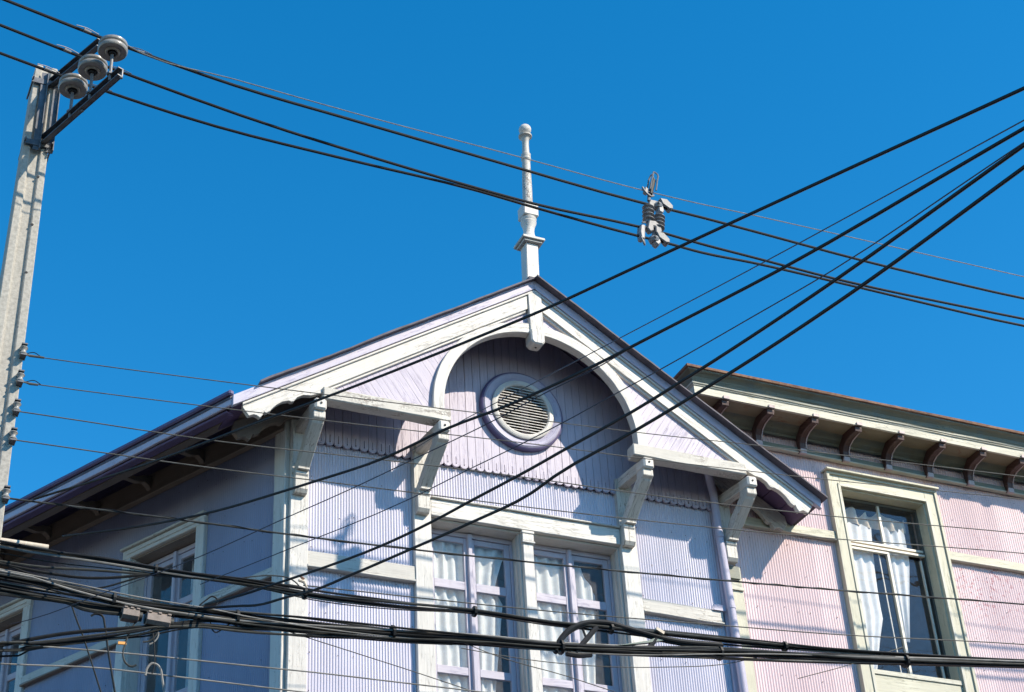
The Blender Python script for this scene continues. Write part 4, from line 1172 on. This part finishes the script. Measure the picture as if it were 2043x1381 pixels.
'archc': [[-0.859,-2.2,-3.55],[-0.828,-2.2,-3.477],[-0.776,-2.2,-3.4],[-0.698,-2.2,-3.319],[-0.594,-2.2,-3.254],[-0.432,-2.2,-3.206],[-0.273,-2.2,-3.195],[-0.09,-2.2,-3.221],[0.122,-2.2,-3.25],[0.334,-2.2,-3.278],[0.942,-2.2,-3.261]],
'strutA': [[-0.653,-2.2,-3.534],[-0.527,-2.2,-3.387],[-0.41,-2.2,-3.249]],
'strutB': [[-0.555,-2.2,-3.289],[-0.53,-2.2,-3.367]],
'strutC': [[0.091,-2.2,-3.428],[0.177,-2.2,-3.335],[0.227,-2.2,-3.267]],
'foot': [[-0.047,-2.2,-3.431],[0.104,-2.2,-3.406],[0.256,-2.2,-3.397]],
'foot2': [[-0.747,-2.2,-3.556],[-0.619,-2.2,-3.559],[-0.488,-2.2,-3.533]],
'plate': [[-0.242,-2.2,-3.42],[0.111,-2.2,-3.344],[0.334,-2.2,-3.284],[0.273,-2.2,-3.25],[0.114,-2.2,-3.323]],
'case1': [[-4.886,-2.2,-3.718],[-4.684,-2.2,-3.727]],
'case2': [[-4.683,-2.2,-3.736],[-4.42,-2.2,-3.75]],
'tag': [[-4.866,-2.2,-3.99],[-4.796,-2.2,-3.985]],
'conn': [[-3.323,-2.2,-3.144],[-3.309,-2.2,-3.201],[-3.29,-2.2,-3.256]],
'fix5': [[-5.692,-2.2,-2.809],[-5.625,-2.2,-2.812]],
'grill': [[-5.544,-2.2,-4.316],[-5.348,-2.2,-4.3],[-5.048,-2.2,-4.289]],
'cl1': [[-5.832,-2.2,-1.374],[-5.71,-2.2,-1.368]],
'cl2': [[-5.804,-2.2,-1.662],[-5.735,-2.2,-1.658]],
'leadA': [[-6.237,-2.2,2.498],[-6.013,-2.2,2.486],[-5.787,-2.2,2.473],[-5.561,-2.2,2.488]],
}


def cable(name, pts, r, mat, label, cat='cable', group=None, sub=4, sides=6, ext0=None, ext1=None):
    P = [Vector(p) for p in pts]
    if ext0 is not None: P.insert(0, P[0] + Vector(ext0))
    if ext1 is not None: P.append(P[-1] + Vector(ext1))
    o = MB().tube(catmull(P, sub), r, sides).build(name, mat, None, smooth=True)
    return tag(o, label, cat, group)

GP = 'covered power conductors over the gable'
def fixins(k, pts):
    pts = [Vector(p) for p in pts]
    return [INS[k]] + pts[1:]
EL = (-8.0, -1.7, .25); ER = (9.0, 0, .45)
pA = fixins('A', W['A']); pB = fixins('B', W['B']); pC = fixins('C', W['C'])
cable('power_cable', pA, .0150, 'cable', 'uppermost thick black power cable from the outer insulator across the finial', group=GP, ext0=EL, ext1=ER, sides=8)
cable('power_cable', pB, .0145, 'cable', 'thick black power cable from the middle insulator, crossing the lowest one near the finial', group=GP, ext0=EL, ext1=ER, sides=8)
cable('power_cable', pC, .0145, 'cable', 'thick black power cable from the insulator nearest the pole, lowest in the sky', group=GP, ext0=EL, ext1=ER, sides=8)
cable('messenger_wire', [INS['A'] + Vector((.05, 0, .04))] + W['M'], .0058, 'wire', 'thin pale wire running just above the uppermost power cable', 'wire', ext1=(9, 0, .2))

GL = 'thin wires crossing in front of the houses'
lab = {'L1': 'thin wire leaving the pole highest on the left, crossing the round vent',
       'L2': 'thin wire second from the top at the left edge, crossing the carved left eave',
       'L3': 'thin wire third from the top at the left edge, passing over the scalloped boards',
       'L4': 'thin wire fourth from the top at the left edge, passing just under the scalloped boards',
       'L5': 'twisted service cable crossing the tops of the casement windows',
       'L6': 'thin brown wire running just above the upper cable bundle'}
rad = {'L1': .0048, 'L2': .0048, 'L3': .0055, 'L4': .0055, 'L5': .0085, 'L6': .0058}
for k in ('L1', 'L2', 'L3', 'L4', 'L5', 'L6'):
    p = [Vector(q) for q in W[k]]
    e0 = None
    if k != 'L6': e0 = Vector((-5.90, -2.21, p[0].z - .01)) - p[0]
    cable('service_wire', p, rad[k], 'wire2' if k not in ('L5',) else 'cable2', lab[k], 'wire', GL, ext0=e0, ext1=(9, 0, .6))
# twisted strand round L5
p = catmull(W['L5'], 26)
tw = [q + Vector((0, cos(i * .55) * .010, sin(i * .55) * .010)) for i, q in enumerate(p)]
cable('lashing_wire', tw, .0040, 'cable', 'fine wire wound round the twisted service cable over the windows', 'wire', sub=1, sides=5)

lab = {'D1': 'highest thick black cable slanting down across the gable peak to the left eave',
       'D2': 'faint thin cable slanting above the second thick one, ending at the left inner bracket',
       'D3': 'second thick slanting cable, crossing the top of the round vent',
       'D3b': 'thin slack wire slanting below the second thick cable over the vent',
       'D4': 'faint thin cable slanting between the middle thick cables',
       'D5': 'third thick slanting cable, crossing the foot of the arch at the right',
       'D6': 'lowest thick slanting cable, ending in the tangle over the side window'}
rad = {'D1': .0098, 'D2': .0040, 'D3': .0100, 'D3b': .0038, 'D4': .0040, 'D5': .0105, 'D6': .0108}
GD = 'cables slanting down from the upper right'
for k in ('D1', 'D2', 'D3', 'D4', 'D5', 'D6', 'D3b'):
    p = [Vector(q) for q in W[k]]
    d = (p[-1] - p[-2])
    e1 = d.normalized() * 4.5 if k != 'D3b' else d * .2
    cable('drop_cable', p, rad[k], 'cable' if k not in ('D2', 'D4', 'D3b') else plain('blue_black_cable', (0.03, 0.035, 0.06), rough=.5), lab[k], 'cable', GD, ext1=e1, sides=8)

lab = {'N1': 'pale wire low at the left, sloping across the side window', 'N2': 'pale wire lowest at the left corner of the view',
       'N3': 'fine dark wire sagging down from the bundle across the corner panel', 'N4': 'fine dark wire dropping across the left casement window',
       'N5': 'fine dark wire sagging under the bundle across the right casement window', 'N6': 'fine wire rising to the bundle on the pink wall'}
for k in ('N1', 'N2', 'N3', 'N4', 'N5', 'N6'):
    P_ = [Vector(q) for q in W[k]]
    cable('thin_wire', W[k], .0065 if k in ('N1', 'N2') else .0042, 'cable3' if k in ('N1', 'N2') else 'wire2', lab[k], 'wire', GL, ext0=(P_[0] - P_[1]).normalized() * (1.4 if k in ('N1', 'N2') else .05), ext1=(P_[-1] - P_[-2]).normalized() * (2.5 if k in ('N1', 'N2', 'N3', 'N4') else .3))

# cable bundles: every strand is a part of its bundle
def bundle(name, key, n, spread, rads, label, group, mats, e0=(-3, 0, .25), e1=(9, 0, .9), parent_pos=None, tie=True, flat=1.0):
    P = [Vector(p) for p in W[key]]
    b = empty(name, P[0], label, 'cable bundle', group)
    P = [P[0] + Vector(e0)] + P + [P[-1] + Vector(e1)]
    for k in range(n):
        a = 6.28 * k * .618; f = rnd.uniform(.5, 1.6); a2 = rnd.uniform(0, 6.28); r0 = spread * sqrt((k + .5) / n)
        pts = catmull(P, 5)
        out = []
        for i, q in enumerate(pts):
            t = i / len(pts)
            an = a + 1.4 * sin(f * t * 5 + a2)
            wob = r0 * (1 + .22 * sin(t * 13 * f + a)) * (1 + .65 * max(0, .42 - t) / .42) * (1 + .25 * sin(t * 19))
            out.append(q + Vector((0, cos(an) * wob, sin(an) * wob * flat)))
        r = rads[k % len(rads)]
        MB().tube(out, r, 6).build('cable', mats[k % len(mats)], b, smooth=True)
    pts = catmull(P, 60)
    if tie:
        for i in range(40, len(pts) - 40, 127):
            q = pts[i]; d = (pts[i + 1] - pts[i - 1]).normalized()
            MB().tube([q - d * .012, q + d * .012], spread + .016, 10).build('cable_tie', 'cable', b)
    return b
GB = 'bundles of black telephone cables along the street'
bundle('cable_bundle', 'B1', 9, .036, [.010, .012, .007, .011, .006, .009, .006, .010, .005], 'upper bundle of black cables running the whole width below the window tops', GB, ['cable', 'cable2', 'cable', 'cable3', 'cable2', 'cable', 'cable'])  # grey and pale strands paint sun highlights into the black bundle
bundle('cable_bundle', 'B2', 18, .056, [.011, .009, .012, .007, .010, .008, .006, .011, .008, .006, .009], 'lower and thickest bundle of black cables, tied along its length', GB, ['cable', 'cable2', 'cable', 'cable3', 'cable', 'cable2', 'cable', 'cable2', 'cable3'])  # lighter sheaths stand for sunlight glinting on black strands
bundle('cable_bundle', 'B5b', 6, .032, [.010, .008, .009, .007], 'thin dark bundle rising from the lower left to the splice cases', GB, ['cable', 'cable2', 'cable'], e0=(-1.2, 0, -.05), e1=(.5, 0, .05), tie=False)
GS = 'loose cables around the splice cases'
for k, r, mt_, lb in (('B3a', .011, 'cable2', 'upper loose cable joining the top bundle from the left edge'),
                      ('B3b', .012, 'cable', 'loose black cable sagging slightly into the top bundle from the left edge'),
                      ('B3c', .008, 'cable', 'slack cable dipping below the top bundle at the left edge'),
                      ('B4a', .022, 'cable', 'thick black sheathed cable entering the splice case from the left'),
                      ('B4b', .017, 'cable2', 'second sheathed cable curving into the splice case from below'),
                      ('B5a', .016, 'cable', 'thick dark cable rising from the lower left behind the splice cases'),
                      ('B5c', .009, 'cable2', 'short slack cable leaving the splice cases to the right'),
                      ('loopI', .006, 'cable2', 'thin cable arching over the bundle to a small connector'),
                      ('loopF', .008, 'cable', 'small upright loop of cable right of the splice cases'),
                      ('loopG', .007, 'cable', 'open loop where two slanting cables end'),
                      ('loopH', .006, 'cable', 'little cable loop hanging below the bundle by the side window'),
                      ('dropA', .0075, 'cable', 'thin cable dropping to the bottom left of the view'),
                      ('dropB', .0095, 'cable', 'black cable dropping from a hook below the bundle'),
                      ('loopA', .0085, 'cable2', 'cable curling in a wide hook below the splice cases'),
                      ('loopB', .010, 'cable3', 'pale upside down U of cable at the bottom edge'),
                      ('loopC', .008, 'cable', 'cable hanging straight down from the splice cases'),
                      ('loopD', .007, 'cable2', 'short tail with a pale tip under the splice cases'),
                      ('loopE', .006, 'cable3', 'yellowish short tail under the splice cases')):
    P_ = [Vector(q) for q in W[k]]
    e0 = (P_[0] - P_[1]).normalized() * 1.5 if k in ('B3a', 'B3b', 'B3c', 'B4a', 'B4b', 'B5a') else None
    e1 = (P_[-1] - P_[-2]).normalized() * .5 if k in ('dropA', 'dropB', 'loopB') else None
    cable('loose_cable', W[k], r, mt_, lb, 'cable', GS, ext0=e0, ext1=e1)

# splice cases
def caseobj(k, r, label):
    a, b = Vector(W[k][0]), Vector(W[k][1])
    d = (b - a); L = d.length; d.normalize(); up = Vector((0, 0, 1)); sd = d.cross(up).normalized(); up = sd.cross(d)
    root = empty('splice_case', a, label, 'splice case', 'splice cases on the cable bundle')
    fr_ = lambda x, y, z: front(*(a + d * x + sd * y + up * z))
    mb = MB(fr_)
    mb.prism([(-r, -r * .55), (-r * .55, -r), (r * .55, -r), (r, -r * .55), (r, r * .35), (r * .55, r * .8), (-r * .55, r * .8), (-r, r * .35)], 'x', .03, L - .03)
    mb.build('case_body', 'case', root, .006)
    for q in (.02, L - .05):
        MB(fr_).tube([(q, 0, -.005), (q + .05, 0, -.005)], r * .72, 10).build('end_seal', 'cable2', root, smooth=True)
    n = 3
    for i in range(n):
        x = .05 + (L - .1) * i / (n - 1)
        mb = MB(fr_); mb.box(x - .012, x + .018, -r * 1.12, r * 1.12, r * .45, r * .72); mb.lathe([(0, 0), (.016, 0), (.018, .014), (.008, .03), (0, .032)], (x, -r * .5, r * .8), 'z', 8)
        mb.build('case_latch', 'case', root, .003)
    return root
caseobj('case1', .058, 'left splice case, pale topped box clamped on the bundle')
caseobj('case2', .062, 'right splice case, ribbed pinkish box under the bundle')
a, b = Vector(W['tag'][0]), Vector(W['tag'][1])
tag(MB().timber(a, b, .012, .026, seg=1, jit=0).build('cable_tag', 'orange', None, .002), 'small orange tag hanging under the splice cases', 'tag')
mb = MB(); c0, c1, c2 = [Vector(p) for p in W['conn']]
root = empty('cable_connector', c1, 'small brass coloured connector with prongs on the bundle in front of the corner board', 'connector')
MB().tube([c0, (c0 + c1) / 2 + Vector((.03, 0, 0)), c1], [.006, .016, .010], 7).build('prong', 'rust', root)
MB().tube([c1 + Vector((-.02, 0, .01)), c1 + Vector((.03, 0, .0)), c2 + Vector((.04, 0, .0))], [.014, .016, .008], 7).build('connector_body', 'cream_tag', root)
MB().tube([c1 + Vector((-.12, 0, -.045)), c1 + Vector((.0, 0, -.05)), c2 + Vector((.03, 0, -.01))], .005, 6).build('tail', 'cable2', root)
for k, lb in (('B1', 'cream tape sleeve round the upper bundle at the left edge'),):
    a = Vector(W[k][0]); b = a + (Vector(W[k][1]) - a) * .25
    root = tag(MB().tube([a + Vector((-.25, 0, .035)), b + Vector((0, 0, .035))], .027, 10).build('tape_sleeve', 'cream_tag', None, smooth=True), lb, 'sleeve')
for k, lb in (('cl1', 'wire clamp at the pole on the topmost thin wire'), ('cl2', 'wire clamp at the pole on the second thin wire')):
    a, b = Vector(W[k][0]), Vector(W[k][1])
    root = empty('wire_clamp', a, lb, 'clamp', 'wire clamps by the pole')
    MB().tube([a - Vector((.06, 0, -.01)), a, b], [.006, .012, .010], 7).build('clamp_body', 'wire2', root, smooth=True)
    MB().tube(catmull([a + Vector((-.04, 0, .012)), a + Vector((.03, -.01, .035)), a + Vector((.09, 0, .012))], 4), .004, 5).build('bail', 'cable', root)
# brackets that carry the low wires on the pole
for k in ('L1', 'L2', 'L3', 'L4', 'L5'):
    z = W[k][0][2]
    root = MB().lathe([(.0, -.045), (.030, -.045), (.038, -.03), (.022, -.008), (.022, .008), (.038, .03), (.030, .045), (.0, .045)], (-5.90, -2.255, z), 'z', 14).build('spool_insulator', 'porcelain', pole, smooth=True)
    mb = MB(); mb.box(-5.925, -5.875, -2.30, -2.20, z - .062, z - .050); mb.box(-5.925, -5.875, -2.30, -2.20, z + .050, z + .062); mb.box(-5.925, -5.875, -2.215, -2.203, z - .05, z + .05)
    mb.build('spool_bracket', 'steel', root)

# cable storage bracket with the arched bundle
sb = empty('cable_storage_bracket', W['archc'][0], 'black arched cable loop on a triangular bracket hanging on the bundle', 'bracket')
P = [Vector(p) for p in W['archc']]
for k in range(4):
    o = Vector((0, cos(k * 1.57) * .016, sin(k * 1.57) * .016))
    MB().tube([p + o for p in catmull(P, 4)], .0195, 7).build('looped_cable', 'cable', sb, smooth=True)
for k, r in (('strutA', .027), ('strutB', .012), ('strutC', .026), ('foot', .040), ('foot2', .026)):
    MB().tube(catmull(W[k], 3), r, 7).build('bracket_arm', 'black_steel', sb)
pl = [Vector(p) for p in W['plate']]
n = len(pl); mb = MB(); vs = [tuple(p + Vector((0, -.02, 0))) for p in pl] + [tuple(p + Vector((0, .02, 0))) for p in pl]
mb.add(vs, [tuple(range(n)), tuple(range(2 * n - 1, n - 1, -1))] + [(i, (i + 1) % n, n + (i + 1) % n, n + i) for i in range(n)], [[(0, 0)] * n] * 2 + [[(0, 0)] * 4] * n)
mb.build('bracket_plate', 'green', sb)
q = pl[3]
MB().timber(q + Vector((-.06, -.02, .06)), q + Vector((.02, -.02, .02)), .05, .03, seg=1, jit=0).build('bracket_clip', 'cream_tag', sb)

# ------------------------------------------------------------------ spacer with post insulators on the power cables
sp = empty('cable_spacer', (.25, -3.0, 1.3), 'galvanised spacer with clamps and ribbed insulators joining the power cables in the sky', 'cable spacer')
SY = -3.0
def frs(x, y, z): return front(x, y + SY, z)
def discs(a, b, r, n, parent, name='ribbed_insulator'):
    A, B = Vector(a), Vector(b); d = B - A
    pts = []; rr = []
    for i in range(n):
        t0 = (i + .15) / n
        for t, q in ((0, .42), (.18, .48), (.34, 1.0), (.42, 1.0), (.56, .5), (.8, .42)):
            pts.append(A + d * ((i + t) / n)); rr.append(r * q)
    pts.append(B); rr.append(r * .42)
    return MB(frs).tube(pts, rr, 16).build(name, 'polymer', parent, smooth=False)
def blk(pts, y0, y1, mat, name, bev=.006):
    return MB(frs).prism(pts, 'y', y0, y1).build(name, mat, sp, bev)
discs((.225, 0, 1.35), (.205, 0, 1.13), .066, 4, sp)
discs((.345, 0, 1.25), (.315, 0, 1.05), .066, 4, sp)
# upper latch over the messenger
blk([(.250, 1.52), (.285, 1.51), (.350, 1.72), (.345, 1.745), (.315, 1.75), (.295, 1.70)], -.028, .028, 'black_steel', 'latch_body', .010)
for dy in (-.045, .045):
    MB(frs).tube(catmull([(.25, dy, 1.56), (.285, dy, 1.70), (.315, dy, 1.80), (.335, dy * .5, 1.835), (.365, dy, 1.79), (.35, dy, 1.70), (.32, dy, 1.56)], 3), .009, 6).build('latch_bail', 'steel_light', sp, smooth=True)
blk([(.19, 1.53), (.225, 1.51), (.245, 1.57), (.205, 1.60)], -.03, .03, 'steel_light', 'wire_hook')
MB(frs).tube(catmull([(.17, -.02, 1.58), (.20, -.03, 1.51), (.26, -.02, 1.48), (.31, 0, 1.52)], 3), .012, 6).build('hook', 'steel', sp, smooth=True)
MB(frs).tube([(.255, 0, 1.52), (.235, -.01, 1.42)], .018, 7).build('link', 'steel_light', sp, smooth=True)
# cast frame
blk([(.22, 1.37), (.245, 1.43), (.33, 1.43), (.365, 1.39), (.34, 1.365), (.29, 1.375), (.28, 1.33), (.245, 1.33)], -.035, .02, 'steel_light', 'yoke', .008)
blk([(.19, 1.13), (.16, 1.02), (.19, .975), (.235, 1.0), (.24, 1.06), (.26, 1.06), (.255, .985), (.30, .965), (.335, 1.01), (.33, 1.09), (.27, 1.14)], -.045, .03, 'steel_light', 'lower_yoke', .012)
blk([(.255, 1.06), (.245, .97), (.30, .93), (.345, .98), (.34, 1.06)], -.02, .05, 'polymer', 'spacer_body', .012)
# clamps on the cables
def clamp(x, z, s, parent=sp):
    mb = MB(frs)
    mb.prism([(x - .02, z + .075), (x + .07, z + .08), (x + .135, z + .01), (x + .13, z - .04), (x + .085, z - .045), (x + .01, z + .0)], 'y', -.055, -.03)
    mb.prism([(x - .02, z + .075), (x + .07, z + .08), (x + .135, z + .01), (x + .13, z - .04), (x + .10, z - .045), (x + .05, z + .02)], 'y', -.03, .035)
    c = mb.build('clamp', 'steel_light', sp, .008)
    MB(frs).lathe([(0, -.03), (.05, -.03), (.062, 0), (.05, .03), (0, .03)], (x - .03, 0, z - .01), 'z', 12).build('clamp_nut', 'polymer', c, smooth=True)
    MB(frs).tube([(x - .05, -.05, z - .005), (x - .04, -.07, z - .01)], .012, 7).build('clamp_bolt', 'steel_light', c)
clamp(.37, 1.39, 1)
blk([(.33, 1.40), (.39, 1.40), (.40, 1.31), (.375, 1.27), (.33, 1.29)], -.04, .05, 'polymer', 'clamp_body', .012)
clamp(.275, .915, 1)
blk([(.235, .95), (.30, .95), (.31, .86), (.27, .82), (.235, .85)], -.04, .05, 'polymer', 'clamp_body', .012)
blk([(.085, 1.06), (.145, 1.06), (.13, .93), (.12, .86), (.07, .86), (.065, .95)], -.04, .05, 'polymer', 'clamp_body', .014)
MB(frs).tube(catmull([(.075, -.03, .88), (.08, -.05, .82), (.105, -.03, .79), (.125, 0, .83), (.12, 0, .89)], 3), .011, 6).build('clamp_bail', 'steel_light', sp, smooth=True)
MB(frs).tube([(.14, 0, 1.04), (.185, 0, 1.05)], .022, 7).build('link', 'steel', sp)
MB(frs).tube([(.095, -.05, 1.06), (.135, -.05, 1.075)], .011, 7).build('link', 'steel_light', sp)
# preformed ties at the insulators
for nm, k in (('A', 'A'), ('B', 'B'), ('C', 'C')):
    p0 = INS[nm]; p1 = Vector(W[k][1]); d = (p1 - p0).normalized()
    el = Vector(EL).normalized()
    root = empty('wire_tie', p0, {'A': 'pale metal ties gripping the cable at the outer insulator', 'B': 'pale metal ties gripping the cable at the middle insulator', 'C': 'pale metal ties gripping the cable at the insulator nearest the pole'}[nm], 'wire tie', 'wire ties at the insulators')
    for dd in (d, el):
        q = p0 + dd * .26
        MB().tube([q - dd * .035, q + dd * .035], [.012, .018], 8).build('tie_clamp', 'steel_light', root)
        MB().tube(catmull([p0 + dd * .15 + Vector((0, 0, .02)), q + Vector((0, 0, .035)), q + dd * .11 + Vector((0, 0, .018))], 3), .0045, 5).build('tie_wire', 'steel_light', root)
